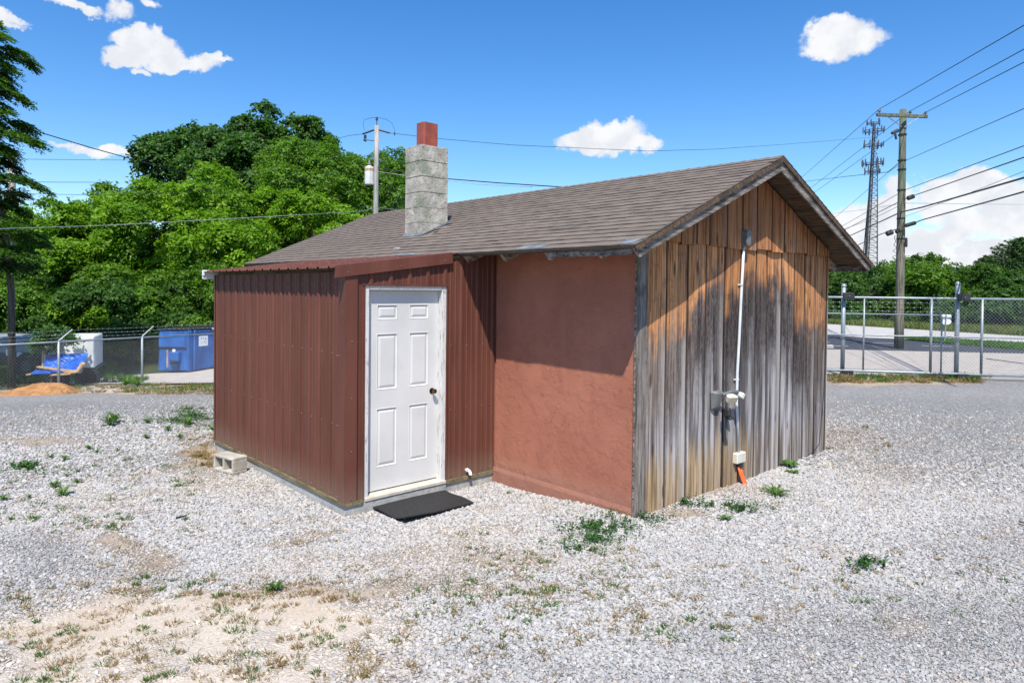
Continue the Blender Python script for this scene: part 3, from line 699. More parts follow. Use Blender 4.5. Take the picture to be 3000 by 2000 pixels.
for i, (x0, x1, s, _, rz_, rr) in enumerate(tabs):
    sx = (x1-x0)/TW; lift = .0035+rr*.003; p = slope_pt(x0, s, lift)
    sag = -.012*math.sin(max(0, min(1, (x0+8)/8))*math.pi)
    if i < 300:
        piece('shingle', tme, (p[0], p[1], p[2]), roof, rot=(ANG-.02+(rr-.5)*.02, 0, rz_), scale=(sx, min(1, (SL-.005-s)/.2), 1))
    else:
        V = tv.copy(); V[:, 0] *= sx; V[:, 1] *= min(1, (SL-.005-s)/.2); a = ANG-.02; Y = V[:, 1]*math.cos(a)-V[:, 2]*math.sin(a); Z = V[:, 1]*math.sin(a)+V[:, 2]*math.cos(a)
        far.add(np.stack([V[:, 0]+p[0], Y+p[1], Z+p[2]], -1), tm.f)
obj('shingle_field', far, M['shingle'], roof, kind='stuff')
mb = MB()
for c in range(NC):
    a, b = slope_pt(0, c*EXPO, .002, True), slope_pt(0, c*EXPO, .013, True); e = slope_pt(0, min(c*EXPO+.2, SL-.01), .003, True)
    mb.add([(XB-.03, *a[1:]), (XA+.04, *a[1:]), (XA+.04, *b[1:]), (XB-.03, *b[1:]), (XA+.04, *e[1:]), (XB-.03, *e[1:])], [(1, 0, 3, 2), (2, 3, 5, 4)])
for back in (False, True):
    a = [slope_pt(0, s, o, back) for s, o in ((-.005, -.002), (SL-.002*RS, -.002), (SL-.014*RS, -.014), (-.005, -.014))]
    mb.add([(XA+.03, *q[1:]) for q in a]+[(XB-.03, *q[1:]) for q in a], [(0, 1, 2, 3), (7, 6, 5, 4), (0, 4, 5, 1), (2, 6, 7, 3), (3, 7, 4, 0), (1, 5, 6, 2)])
obj('roof_underlay', mb, M['shingle'], roof)
mb = MB(); x = XB-.03; zr = rz(WD/2)
while x < XA+.03:
    w = min(.16, XA+.04-x); h0, h1 = .008+rs.uniform(0, .001), .014+rs.uniform(0, .002)
    q = [(-.10, -.10*RS), (0, 0), (.10, -.10*RS)]
    vs = [(x, WD/2+dy, zr+dz+h0) for dy, dz in q]+[(x+w, WD/2+dy, zr+dz+h1) for dy, dz in q]+[(x+w, WD/2+dy, zr+dz+h0-.008) for dy, dz in q]+[(x, WD/2-.101, zr-.10*RS-.004), (x+w, WD/2-.101, zr-.10*RS-.004), (x, WD/2+.101, zr-.10*RS-.004), (x+w, WD/2+.101, zr-.10*RS-.004)]
    mb.add(vs, [(0, 3, 4, 1), (1, 4, 5, 2), (3, 6, 7, 4), (4, 7, 8, 5), (9, 10, 3, 0), (2, 5, 12, 11)]); x += .145
obj('ridge_cap', mb, M['shingle'], roof, kind='stuff')
def roofpatch(x0, x1, s0, s1):
    a = [slope_pt(x0, s0, .021), slope_pt(x1, s0, .021), slope_pt(x1+.04, s1, .017), slope_pt(x0+.03, s1, .017)]
    b = [slope_pt(p[0], s0 if i < 2 else s1, .010) for i, p in enumerate(a)]
    return MB().hexa(b+a)
obj('flashing_patch', roofpatch(-1.10, -.74, .0, .10), M['patch'], roof); obj('flashing_patch', roofpatch(.20, .345, .0, .12), M['patch'], roof); obj('flashing_patch', roofpatch(-3.3, -2.9, .0, .07), M['patch'], roof)
obj('debris', roofpatch(-3.78, -3.68, .30, .325), M['paper'], roof)
# chimney
ch = obj('chimney', MB().box((-4.265, .265, 2.7), (-3.905, .675, 4.075)), M['mortar'], shed)
rc = random.Random(4)
for k, z0 in enumerate((3.885, 3.67, 3.455, 3.24, 3.03, 2.82)):
    z1 = z0+(.215 if k == 0 else .206); z0_ = z0+.0006; cut = (-4.165, -4.02)[k % 2]; cuty = (.52, .39)[k % 2]
    j = lambda: rc.uniform(-.002, .002)
    for a, b in (((-4.285, .245), (cut-.003, .695)), ((cut+.003, .245), (-3.885, .695))):
        mb = MB(); x0, y0, x1, y1 = a[0]+j(), a[1]+j(), b[0]+j(), b[1]+j()
        obj('block', mb.box((x0, y0, z0_), (x1, y1, z1)), M['block'], ch, bevel=.0025)
mb = MB(); 
for zz, h in ((4.075, .030),): mb.add([(-4.275, .255, zz), (-3.895, .255, zz), (-3.895, .685, zz), (-4.275, .685, zz), (-4.17, .35, zz+h), (-3.97, .35, zz+h), (-3.97, .57, zz+h), (-4.17, .57, zz+h)], [(0, 1, 5, 4), (1, 2, 6, 5), (2, 3, 7, 6), (3, 0, 4, 7)])
obj('chimney_cap', mb, M['mortar'], ch)
def rrect(cx, cy, hx, hy, r, n=4):
    pts = []
    for (sx, sy, a0) in ((1, 1, 0), (-1, 1, 90), (-1, -1, 180), (1, -1, 270)):
        for i in range(n+1):
            a = math.radians(a0+90*i/n); pts.append((cx+sx*(hx-r)+r*math.cos(a), cy+sy*(hy-r)+r*math.sin(a)))
    return pts
o_, i_ = rrect(-4.065, .46, .10, .125, .03), rrect(-4.065, .46, .085, .11, .02); n = len(o_)
mb = MB(); mb.add([(x, y, 4.07) for x, y in o_]+[(x, y, 4.44) for x, y in o_]+[(x, y, 4.44) for x, y in i_]+[(x, y, 4.1) for x, y in i_],
       [(k*n+i, k*n+(i+1) % n, (k+1)*n+(i+1) % n, (k+1)*n+i) for k in range(3) for i in range(n)])
obj('flue', mb, M['flue'], ch, smooth=False)
mb = MB()
for (x0, y0, x1, y1) in ((-4.31, .215, -3.86, .245), (-3.885, .215, -3.855, .70)):
    mb.add([(x0, y0, rz(y0)+.012), (x1, y0, rz(y0)+.012), (x1, y1, rz(y1)+.016), (x0, y1, rz(y1)+.016), (x0, y0, rz(y0)+.022), (x1, y0, rz(y0)+.022), (x1, y1, rz(y1)+.05), (x0, y1, rz(y1)+.05)], [(0, 3, 2, 1), (4, 5, 6, 7), (0, 1, 5, 4), (1, 2, 6, 5), (2, 3, 7, 6), (3, 0, 4, 7)])
obj('chimney_flashing', mb, M['patch'], ch)

# ---- lean-to clad in brown ribbed metal
AX0, AX1, AY = -5.63, -2.04, -1.89
obj('foundation', MB().box((AX0-.01, AY-.015, -.4), (AX1+.012, .0, -.005)), M['foundation'], shed, bevel=.006)
mb = MB(); mb.box((AX0-.012, AY-.030, -.004), (AX1+.03, AY+.05, .034)); mb.box((AX1-.05, AY+.0505, -.004), (AX1+.03, -1.71, .034)); mb.box((AX1-.05, -.69, -.004), (AX1+.03, -.005, .034))
obj('sill_board', mb, M['sillboard'], shed)
core = MB(); core.add([(AX0+.05, AY+.05, .034), (AX1-.08, AY+.05, .034), (AX1-.08, 0, .034), (AX0+.05, 0, .034), (AX0+.05, AY+.05, 2.26), (AX1-.08, AY+.05, 2.26), (AX1-.08, 0, 2.46), (AX0+.05, 0, 2.46)], [(0, 3, 2, 1), (4, 5, 6, 7), (0, 1, 5, 4), (1, 2, 6, 5), (2, 3, 7, 6), (3, 0, 4, 7)])
mw = obj('lean_to_wall', core, M['void'], shed)
PROF = [(0, 0), (.012, .019), (.042, .019), (.054, 0), (.095, 0), (.101, .005), (.113, .005), (.119, 0), (.165, 0), (.171, .005), (.183, .005), (.189, 0)]
def rib_profile(a, b, phase=0.):
    """profile points (t, height) between a and b, ribs every .2286 starting at phase"""
    out = []; k = math.floor((a-phase)/.2286)-1
    while True:
        base = phase+k*.2286
        if base > b: break
        for t_, h_ in PROF: out.append((base+t_, h_))
        k += 1
    ts = np.array([p[0] for p in out]); hh = np.array([p[1] for p in out])
    ins = [(a, float(np.interp(a, ts, hh)))]+[(x, y) for x, y in out if a < x < b]+[(b, float(np.interp(b, ts, hh)))]
    return ins
def siding(f, a, b, z0, z1, phase):
    """f(t,h,z)->xyz ; z0,z1 functions of t; has a folded back so it has thickness"""
    pr = rib_profile(a, b, phase); mb = MB(); vs = []
    zs = 6
    for t_, h_ in pr:
        for k in range(zs+1):
            z = z0(t_)+(z1(t_)-z0(t_))*k/zs; vs.append(f(t_, h_, z))
    n = zs+1
    m_ = len(pr)*n
    for t_, h_ in pr:
        for k in range(zs+1):
            z = z0(t_)+(z1(t_)-z0(t_))*k/zs; vs.append(f(t_, h_-.0012, z))
    fs = [(i*n+k, (i+1)*n+k, (i+1)*n+k+1, i*n+k+1) for i in range(len(pr)-1) for k in range(zs)]
    fs += [(m_+i*n+k, m_+i*n+k+1, m_+(i+1)*n+k+1, m_+(i+1)*n+k) for i in range(len(pr)-1) for k in range(zs)]
    return mb.add(vs, fs)
fx = lambda t_, h_, z: (t_, AY-.004-h_, z)
xs_ = [AX0, AX0+.9144, AX0+1.8288, AX0+2.7432, AX1-.0]
for i in range(4):
    obj('metal_panel', siding(fx, xs_[i], xs_[i+1], lambda t_: .036, lambda t_: 2.275, AX0+.03), M['metal'], mw)
fy = lambda t_, h_, z: (AX1+.004+h_, t_, z)
ztop = lambda y: 2.30+.13*(y+1.975)-.03
obj('metal_panel', siding(fy, AY, -1.700, lambda t_: .036, lambda t_: ztop(t_), -.51), M['metal'], mw)
obj('metal_panel', siding(fy, -1.700, -.70, lambda t_: 2.155, lambda t_: ztop(t_), -.51), M['metal'], mw)
obj('metal_panel', siding(fy, -.70, -.001, lambda t_: .036, lambda t_: min(2.52, ztop(t_)+(.12 if t_ > -.5 else 0)), -.51), M['metal'], mw)
# corner trim, door top trim, rake trims
mb = MB().box((AX1-.095, AY-.031, .034), (AX1+.028, AY-.0245, 2.27)); mb.box((AX1+.0245, AY-.0312, .034), (AX1+.031, AY+.105, 2.275)); mb.box((AX0-.006, AY-.030, .034), (AX0+.03, AY-.0245, 2.27)); mb.box((AX0-.012, AY-.0295, .034), (AX0-.006, AY+.08, 2.27))
obj('corner_trim', mb, M['trim'], mw)
obj('head_trim', MB().box((AX1+.004, -1.715, 2.145), (AX1+.036, -.685, 2.162)), M['trim'], mw)
obj('side_trim', MB().box((AX1+.0245, -1.712, .034), (AX1+.031, -1.700, 2.145)).box((AX1+.0245, -.70, .034), (AX1+.031, -.688, 2.145)), M['trim'], mw)
RY0, RY1, RZ0, RS2 = -2.005, -.30, 2.318, .13
mr = obj('lean_to_roof', MB().hexa([(AX0-.02, AY+.03, RZ0-.06), (AX1+.0, AY+.03, RZ0-.06), (AX1+.0, RY1, RZ0-.06+RS2*1.65), (AX0-.02, RY1, RZ0-.06+RS2*1.65), (AX0-.02, AY+.03, RZ0-.005), (AX1+.0, AY+.03, RZ0-.005), (AX1+.0, RY1, RZ0-.015+RS2*1.65), (AX0-.02, RY1, RZ0-.015+RS2*1.65)]), M['sillboard'], shed)
xr = [AX0-.12, AX0+.80, AX0+1.72, AX0+2.64, AX1+.04]
for i in range(4):
    pr = rib_profile(xr[i], xr[i+1], AX0+.03); mb = MB(); vs = []
    for t_, h_ in pr:
        vs += [(t_, RY0-.02, RZ0-.008+h_), (t_, RY1, RZ0-.008+h_+RS2*(RY1-RY0)), (t_, RY0-.02, RZ0-.010+h_), (t_, RY1, RZ0-.010+h_+RS2*(RY1-RY0))]
    fs = []
    for k in range(len(pr)-1):
        a = k*4; b = a+4; fs += [(a, b, b+1, a+1), (a+2, a+3, b+3, b+2), (a, a+2, b+2, b)]
    obj('roof_panel', mb.add(vs, fs), M['metal'], mr)
mb = MB(); zz = lambda y: RZ0+RS2*(y-RY0)
y0, y1 = RY0-.028, -.64
xo = AX1+.045
mb.add([(xo, y0, zz(y0)+.016), (xo, y1, zz(y1)+.016), (xo+.004, y1, zz(y1)-.098), (xo+.004, y0, zz(y0)-.098), (xo-.002, y0, zz(y0)+.020), (xo-.002, y1, zz(y1)+.020), (xo-.11, y1, zz(y1)+.022), (xo-.11, y0, zz(y0)+.022), (xo-.02, y0, zz(y0)-.102), (xo-.02, y1, zz(y1)-.102), (xo-.003, y0, zz(y0)+.012), (xo-.003, y1, zz(y1)+.012)],
       [(3, 2, 1, 0), (0, 1, 5, 4), (4, 5, 6, 7), (8, 9, 2, 3), (3, 0, 4, 10), (10, 11, 9, 8), (1, 2, 9, 11), (0, 3, 8, 10)])
obj('rake_trim', mb, M['trim'], mr)
obj('rake_trim', MB().box((AX0-.135, y0, RZ0-.10), (AX0-.12, y1, RZ0+.02)).box((AX0-.13, y0-.004, RZ0-.05), (AX0-.10, y0+.02, RZ0+.012)), M['paper'], mr, label='pale end of the metal roof edge')
# screw heads
mb = MB(); k = 0
def screw(p): mb.ball(p, .0065, 6, 3)
for row in (.075, .775, 1.475, 2.15):
    x = AX0+.03+.027
    while x < AX1-.1:
        screw((x+.08, AY-.012, row)); 
        x += .2286
for x in (AX1-.115, AX1-.075):
    for row in (.075, .775, 1.46): screw((x, AY-.034, row))
for y in (-1.80, -1.845): 
    for row in (.07, .53, 1.05, 1.6): screw((AX1+.034 if y < -1.82 else AX1+.012, y, row))
for y in (-.63, -.41, -.18, -.06):
    for row in (.08, .80, 1.50): screw((AX1+.011, y, row))
for y in (-1.9, -1.3, -.75): screw((xo+.006, y, zz(y)-.06))
for i in range(16): screw((AX0+.07+i*.2286, RY0+.45, RZ0+.014+RS2*.45)); screw((AX0+.07+i*.2286, RY0+.9, RZ0+.014+RS2*.9)); 
obj('screw', mb, M['screw'], mw, kind='stuff')
# door
XF = AX1
dfm = obj('door_frame', MB().box((XF-.11, -1.697, .0), (XF+.022, -1.652, 2.145)), M['jamb'], shed, bevel=.003)
obj('jamb', MB().box((XF-.11, -.758, .0), (XF+.022, -.702, 2.145)), M['jamb'], dfm, bevel=.003)
obj('jamb', MB().box((XF-.11, -1.6515, 2.105), (XF+.0215, -.7585, 2.144)), M['jamb'], dfm, bevel=.003)
obj('door_stop', MB().box((XF-.075, -1.6515, .07), (XF-.05, -1.638, 2.104)).box((XF-.075, -.772, .07), (XF-.05, -.7585, 2.104)).box((XF-.075, -1.6375, 2.092), (XF-.05, -.7725, 2.1045)), M['door'], dfm)
obj('threshold', MB().hexa([(XF-.11, -1.66, .012), (XF+.045, -1.70, .012), (XF+.045, -.70, .012), (XF-.11, -.75, .012), (XF-.11, -1.66, .065), (XF+.045, -1.70, .045), (XF+.045, -.70, .045), (XF-.11, -.75, .065)]), M['threshold'], dfm, bevel=.004)
obj('threshold_base', MB().box((XF-.1, -1.70, -.35), (XF+.035, -.70, .0115)), M['foundation'], dfm)
DX = XF-.048; D0, D1, DZ0, DZ1 = -1.637, -.773, .072, 2.090
cols = [(D0+.115, D0+.115+.245), (D1-.115-.245, D1-.115)]; rows = [(.30, .86), (1.06, 1.63), (1.76, 1.94)]
door = MB(); ys = sorted({D0, D1, *[c for q in cols for c in q]}); zs = sorted({DZ0, DZ1, *[c for q in rows for c in q]})
rows = [(.325, .915), (1.11, 1.70), (1.845, 2.00)]
rows = [(.30, .90), (1.085, 1.66), (1.80, 1.955)]; zs = sorted({DZ0, DZ1, *[c for q in rows for c in q]})
for i in range(len(ys)-1):
    for k in range(len(zs)-1):
        hole = any(abs(ys[i]-c[0]) < 1e-6 for c in cols) and any(abs(zs[k]-r[0]) < 1e-6 for r in rows)
        xx = DX
        if not hole: door.add([(xx, ys[i], zs[k]), (xx, ys[i+1], zs[k]), (xx, ys[i+1], zs[k+1]), (xx, ys[i], zs[k+1])], [(0, 1, 2, 3)])
door.box((DX-.04, D0, DZ0), (DX-.012, D1, DZ1))
for (ya, yb, za, zb) in ((D0, D0, DZ0, DZ1), (D1, D1, DZ0, DZ1)): door.add([(DX-.013, ya, za), (DX, ya, za), (DX, ya, zb), (DX-.013, ya, zb)], [(0, 1, 2, 3)])
door.add([(DX-.013, D0, DZ0), (DX-.013, D1, DZ0), (DX, D1, DZ0), (DX, D0, DZ0)], [(0, 1, 2, 3)]).add([(DX-.013, D0, DZ1), (DX-.013, D1, DZ1), (DX, D1, DZ1), (DX, D0, DZ1)], [(0, 1, 2, 3)])
dr = obj('door', door, M['door'], shed, label='white six-panel door')
def rings(c0, c1, r0, r1, lv):
    vs = []; fs = []
    for ins, dx in lv: vs += [(DX+dx, c0+ins, r0+ins), (DX+dx, c1-ins, r0+ins), (DX+dx, c1-ins, r1-ins), (DX+dx, c0+ins, r1-ins)]
    for a in range(len(lv)-1):
        for j in range(4): fs.append((a*4+j, a*4+(j+1) % 4, a*4+4+(j+1) % 4, a*4+4+j))
    b = (len(lv)-1)*4; fs.append((b, b+1, b+2, b+3)); return vs, fs
for c in cols:
    for r in rows:
        obj('raised_panel', MB().add(*rings(c[0], c[1], r[0], r[1], [(0, 0), (.006, .003), (.012, -.009), (.020, -.010), (.045, -.002)])), M['door'], dr)
kb = MB(); ky, kz = D1-.065, 1.02
kb.tube([(DX, ky, kz), (DX+.006, ky, kz)], .032, 16); kb.tube([(DX+.006, ky, kz), (DX+.03, ky, kz), (DX+.033, ky, kz)], [.012, .012, .02], 12); kb.tube([(DX+.033, ky, kz), (DX+.045, ky, kz), (DX+.062, ky, kz), (DX+.068, ky, kz)], [.02, .027, .025, .014], 16)
obj('doorknob', kb, M['brass'], dr, smooth=False)
# pvc drain elbow
dp = MB(); dp.tube([(XF-.02, -.40, .10), (XF+.05, -.40, .10), (XF+.068, -.40, .096), (XF+.082, -.40, .082), (XF+.086, -.40, .062), (XF+.086, -.40, .01)], .0175, 12); dp.tube([(XF+.02, -.40, .10), (XF+.035, -.40, .10)], .022, 12)
obj('drain_pipe', dp, M['pvc'], shed, smooth=True)

# ------------------------------------------------------------------ things by the shed
zg = lambda x, y: float(zf(x, y))
# mat
x0, x1, y0, y1 = -1.92, -1.20, -1.79, -.92; mb = MB(); n1_, n2_ = 14, 16
Vt = []; 
c4 = [gp(1088, 1492), gp(1184, 1536), gp(1388, 1479), gp(1297, 1440)]
for side in (1, 0):
    for i in range(n1_+1):
        for k in range(n2_+1):
            a, b = i/n1_, k/n2_
            p = (c4[0]*(1-a)+c4[1]*a)*(1-b)+(c4[3]*(1-a)+c4[2]*a)*b
            px, py = p[0], p[1]
            curl = .035*max(0, a-.72)/.28*max(0, 1-b*2.2)
            z = zg(px, py)+.022+.006*math.sin(a*7+b*3)+curl+(.012 if side else 0)
            if side == 0 : z -= 0
            Vt.append((px, py, z))
N1 = (n1_+1)*(n2_+1); idx = lambda s, i, k: s*N1+i*(n2_+1)+k; F_ = []
for i in range(n1_):
    for k in range(n2_): F_.append((idx(0, i, k), idx(0, i+1, k), idx(0, i+1, k+1), idx(0, i, k+1))); F_.append((idx(1, i, k), idx(1, i, k+1), idx(1, i+1, k+1), idx(1, i+1, k)))
for i in range(n1_): F_ += [(idx(0, i, 0), idx(1, i, 0), idx(1, i+1, 0), idx(0, i+1, 0)), (idx(0, i, n2_), idx(0, i+1, n2_), idx(1, i+1, n2_), idx(1, i, n2_))]
for k in range(n2_): F_ += [(idx(0, 0, k), idx(0, 0, k+1), idx(1, 0, k+1), idx(1, 0, k)), (idx(0, n1_, k), idx(1, n1_, k), idx(1, n1_, k+1), idx(0, n1_, k+1))]
mb.add(Vt, F_); solo('doormat', mb, M['rubber'], (-1.5, -1.3, zg(-1.5, -1.3)), 'black rubber mat lying on the gravel below the white door', 'doormat')
# cinder block: two cores open to the left
cb = thing('cinder_block', 'pale hollow cinder block on the gravel against the metal wall of the lean-to', 'cinder block', (-4.4, -2.1, zg(-4.4, -2.1)))
c = np.array([-4.32, -2.17]); zb = zg(-4.4, -2.1)-.0
ux = gp(715, 1352)-gp(668, 1356)
ang = math.radians(14); e1 = np.array([math.cos(ang), math.sin(ang)]); e2 = np.array([-e1[1], e1[0]])
def cbp(a, b, z): q = c+e1*a+e2*b; return (q[0], q[1], z)
def cbox(a0, a1, b0, b1, z0, z1): return MB().hexa([cbp(a0, b0, z0), cbp(a1, b0, z0), cbp(a1, b1, z0), cbp(a0, b1, z0), cbp(a0, b0, z1), cbp(a1, b0, z1), cbp(a1, b1, z1), cbp(a0, b1, z1)])
# a: along the wall (0.2 m wide), b: depth 0.39... block lies on its side, cores open towards -a end
H = .19; A = .195; B = .095
for nm, (a0, a1, b0, b1, z0, z1) in {'shell': (-A, A, -B, B, H-.032, H), 'shell.': (-A, A, -B, B, 0, .032), 'w1': (-A, -A+.032, -B, B, .0325, H-.0325), 'w2': (A-.032, A, -B, B, .0325, H-.0325), 'w3': (-.016, .016, -B, B, .0325, H-.0325)}.items():
    obj('shell' if nm[0] == 's' else 'web', cbox(a0, a1, b0, b1, zb+.01+z0, zb+.01+z1), M['cinder'], cb, bevel=.006)
# conduit
cd_ = thing('conduit', 'grey-white electrical conduit running up the plank gable to a weatherhead box', 'conduit', (.05, 1.85, zg(.05, 1.85)))
PX = .055
def W0(u, v, x=PX): return pl(u, v, 0, x)
pts = [W0(2165, 1325), W0(2158, 1180), W0(2160, 1090), W0(2165, 1000), W0(2172, 850), W0(2180, 705)]
obj('pipe', MB().tube(pts, .0155, 12), M['conduit'], cd_, smooth=True)
for (u, v) in ((2172, 834), (2160, 1111)):
    p = W0(u, v); obj('clamp', MB().tube([p-np.array((0, 0, .008)), p+np.array((0, 0, .008))], .019, 12).box(p+np.array((-.02, -.045, -.008)), p+np.array((-.008, .0, .008))), M['boxcream'], cd_)
p = W0(2180, 712); a, b = W0(2165, 674), W0(2191, 706)
mb = MB(); pol = [(-.052, 0), (-.052, -.12), (-.03, -.16), (.03, -.16), (.052, -.12), (.052, 0), (.035, .025), (-.035, .025)]
cy_ = (a[1]+b[1])/2; cz_ = a[2]-.02
mb.add([(PX-.02, cy_+y, cz_+z) for y, z in pol]+[(PX+.07, cy_+y*.85, cz_+z*.95) for y, z in pol], [tuple(range(8))[::-1], tuple(range(8, 16))]+[(i, (i+1) % 8, 8+(i+1) % 8, 8+i) for i in range(8)])
obj('weatherhead', mb, M['boxgrey'], cd_, bevel=.006)
a, b = W0(2149, 1329), W0(2180, 1352); obj('junction_box', MB().box((.02, a[1]+.025, b[2]+.01), (.09, b[1]-.02, a[2])), M['boxcream'], cd_, bevel=.008)
obj('collar', MB().tube([(.06, (a[1]+b[1])/2, b[2]-.03), (.06, (a[1]+b[1])/2, b[2])], .035, 12), M['blackplastic'], cd_)
ym = (a[1]+b[1])/2; zb_ = b[2]-.025
for dy in (-.02, .002, .022):
    e = gp(2188, 1422); e = np.array((e[0]-.02, e[1]+dy, e[2]-.03))
    obj('orange_tube', MB().tube([(.06, ym+dy, zb_), (.075, ym+dy+.02, zb_-.10), (.10, ym+dy+.06, zb_-.2), e], .0135, 8), M['orange'], cd_, smooth=True)
# floodlight
fl = thing('floodlight', 'grey twin-head security floodlight fixed to the plank gable beside the conduit', 'floodlight', (.04, 1.36, .95))
bz = W0(2105, 1185, .08); by, bzz = 1.32, .98
mb = MB(); q = [(.035, -.10, -.12), (.035, .05, -.12), (.035, .08, .10), (.035, -.12, .10), (.075, -.06, -.09), (.075, .04, -.09), (.11, .06, .08), (.11, -.06, .08)]
mb.hexa([(x, by+y, bzz+z) for x, y, z in q][0:2]+[(x, by+y, bzz+z) for x, y, z in q][2:4]+[(x, by+y, bzz+z) for x, y, z in q][4:])
obj('housing', mb, M['boxgrey'], fl, bevel=.015)
def lamp(c, d, w, h, l):
    d = np.array(d, float); d /= np.linalg.norm(d); s = np.cross(d, (0, 0, 1)); s /= np.linalg.norm(s); q = np.cross(s, d); c = np.array(c)
    f0 = [c+s*w*a*.6+q*h*b*.6 for a, b in ((-1, -1), (1, -1), (1, 1), (-1, 1))]; f1 = [c+d*l+s*w*a+q*h*b for a, b in ((-1, -1), (1, -1), (1, 1), (-1, 1))]
    hd = obj('lamp_head', MB().hexa(f0+f1), M['conduit'], fl, bevel=.012)
    g0 = [c+d*(l+.001)+s*w*a*.88+q*h*b*.85 for a, b in ((-1, -1), (1, -1), (1, 1), (-1, 1))]; g1 = [p+d*.012 for p in g0]
    obj('lens', MB().hexa(g0+g1), M['lens'], hd, bevel=.005)
lamp((.13, 1.43, 1.02), (.75, -.35, -.45), .068, .042, .07); lamp((.14, 1.57, 1.03), (.55, .75, -.4), .05, .036, .065)
obj('arm', MB().tube([(.10, 1.35, 1.03), (.15, 1.44, 1.06), (.16, 1.56, 1.05)], .018, 8), M['boxgrey'], fl)
obj('motion_sensor', MB().box((.10, 1.36, .80), (.17, 1.43, .89)).box((.12, 1.37, .77), (.19, 1.45, .80)), M['blackplastic'], fl, bevel=.01)
# dark wire hanging at the far corner of the gable
mb = MB(); hp = [pl(2425, 700, 0, .06), pl(2424, 780, 0, .06), pl(2422, 900, 0, .07), pl(2418, 1040, 0, .09), pl(2412, 1170, 0, .10), pl(2400, 1300, 0, .12)]
mb.tube(hp, .005, 5); mb.tube([pl(2362, 1338, 0, .09), pl(2385, 1322, 0, .12), pl(2400, 1300, 0, .12)], .005, 5)
solo('hanging_wire', mb, M['wire'], hp[-1], 'thin dark wire hanging down the far corner of the plank gable', 'wire')
mb = MB(); q = [slope_pt(-.20, .52, -.2), ]
# small dark stick and leaf on the ground
a, b = gp(516, 1526), gp(545, 1520); solo('stick', MB().tube([a+np.array((0, 0, .03)), b+np.array((0, 0, .035))], [.012, .006], 6), M['blackplastic'], a, 'short black stick lying on the gravel left of the metal lean-to', 'stick')
a, b = gp(2985, 1535), gp(3012, 1543); solo('stick', MB().tube([a+np.array((0, 0, .03)), b+np.array((0, 0, .03))], [.01, .006], 6), M['bark'], a, 'dark twig lying on the gravel at the right edge of the photo', 'stick')

# ------------------------------------------------------------------ fences and gate
def chainlink(mb, A, B, zt0, zb0, zt1, zb1, pitch=.075, r=.0019, maxn=400):
    """woven diagonal wires in the panel from A to B (xy), heights given at both ends"""
    A = np.array(A[:2], float); B = np.array(B[:2], float); Ln = np.linalg.norm(B-A); d = (B-A)/Ln; nrm = np.array([-d[1], d[0]])
    H = max(zt0-zb0, zt1-zb1)
    def zt(s): return zt0+(zt1-zt0)*s/Ln
    def zbm(s): return zb0+(zb1-zb0)*s/Ln
    for sg in (1, -1):
        s = -H*1.3
        while s < Ln+H*1.3:
            # line: from (s, bottom) going up with slope 1 in direction sg ; clip
            pts = []
            T = np.linspace(0, 1, 25); 
            zmin = min(zb0, zb1); hh = max(zt0, zt1)-zmin
            ss = s+sg*T*hh*.95; z = zmin+T*hh
            ok = (ss >= 0) & (ss <= Ln) & (z <= zt(ss)) & (z >= zbm(ss))
            if ok.sum() >= 2:
                i0, i1 = np.where(ok)[0][[0, -1]]
                p0 = A+d*ss[i0]+nrm*.003*sg; p1 = A+d*ss[i1]+nrm*.003*sg
                mb.tube([(p0[0], p0[1], z[i0]), (p1[0], p1[1], z[i1])], r, 3, cap=False)
            s += pitch
    return mb
GALV_TOP = float(np.mean([FA[2], FB[2], FC[2]]))
lf = thing('chain_link_fence', 'galvanised chain link fence with barbed wire in front of the blue dumpster', 'fence', (FA[0], FA[1], zg(FA[0], FA[1])))
fpost = [FA, FB]; sp = np.linalg.norm((FB-FA)[:2]); d3 = (FB-FA)/sp; d3 = np.array([fd[0], fd[1], 0])
P0 = FA-d3*sp*2; posts = [P0, FA-d3*sp, FA, FA+d3*np.dot((FB-FA)[:2], fd), FA+d3*(np.dot((FB-FA)[:2], fd)*2.4)]
rt = lambda p: GALV_TOP
for p in posts:
    g = zg(p[0], p[1])-.1; mb = MB().tube([(p[0], p[1], g), (p[0], p[1], GALV_TOP+.02)], .032, 10)
    obj('post', mb, M['galv'], lf, smooth=True)
    tpx = np.array([p[0]+fn[0]*.0, p[1]+fn[1]*.0, GALV_TOP+.03]); tip = tpx+np.array([fd[0]*.30*1-fn[0]*.05, fd[1]*.30-fn[1]*.05, .28])
    obj('barb_arm', MB().tube([tpx, tip], [.022, .014], 6), M['galv'], lf)
obj('top_rail', MB().tube([(posts[0][0], posts[0][1], GALV_TOP), (posts[-1][0], posts[-1][1], GALV_TOP)], .024, 8), M['galv'], lf, smooth=True)
mb = MB(); zb0 = min(zg(p[0], p[1]) for p in posts)-.02
chainlink(mb, posts[0], posts[-1], GALV_TOP, zb0, GALV_TOP, zb0, .082, .0014)
obj('chain_link', mb, M['wiremesh'], lf, kind='stuff')
def barbed(parent, a, b, dz_list, r=.0028, n=40, lab='barbed_wire', off=(0, 0)):
    a = np.array(a); b = np.array(b); Ln = np.linalg.norm(b-a)
    for k, (dz, ox, oy) in enumerate(dz_list):
        mb = MB(); p = [a+(b-a)*i/n+np.array((ox, oy, dz-.02*math.sin((i/n*4 % 1)*math.pi))) for i in range(n+1)]; mb.tube(p, r, 4)
        s = .1
        while s < Ln:
            q = a+(b-a)*s/Ln+np.array((ox, oy, dz-.02*math.sin((s/Ln*4 % 1)*math.pi))); mb.tube([q-np.array((.0, .01, .02)), q+np.array((.0, .01, .02))], .0014, 3); mb.tube([q-np.array((.015, .0, -.015)), q+np.array((.015, .0, -.015))], .0014, 3); s += .15
        obj(lab, mb, M['wiremesh'], parent)
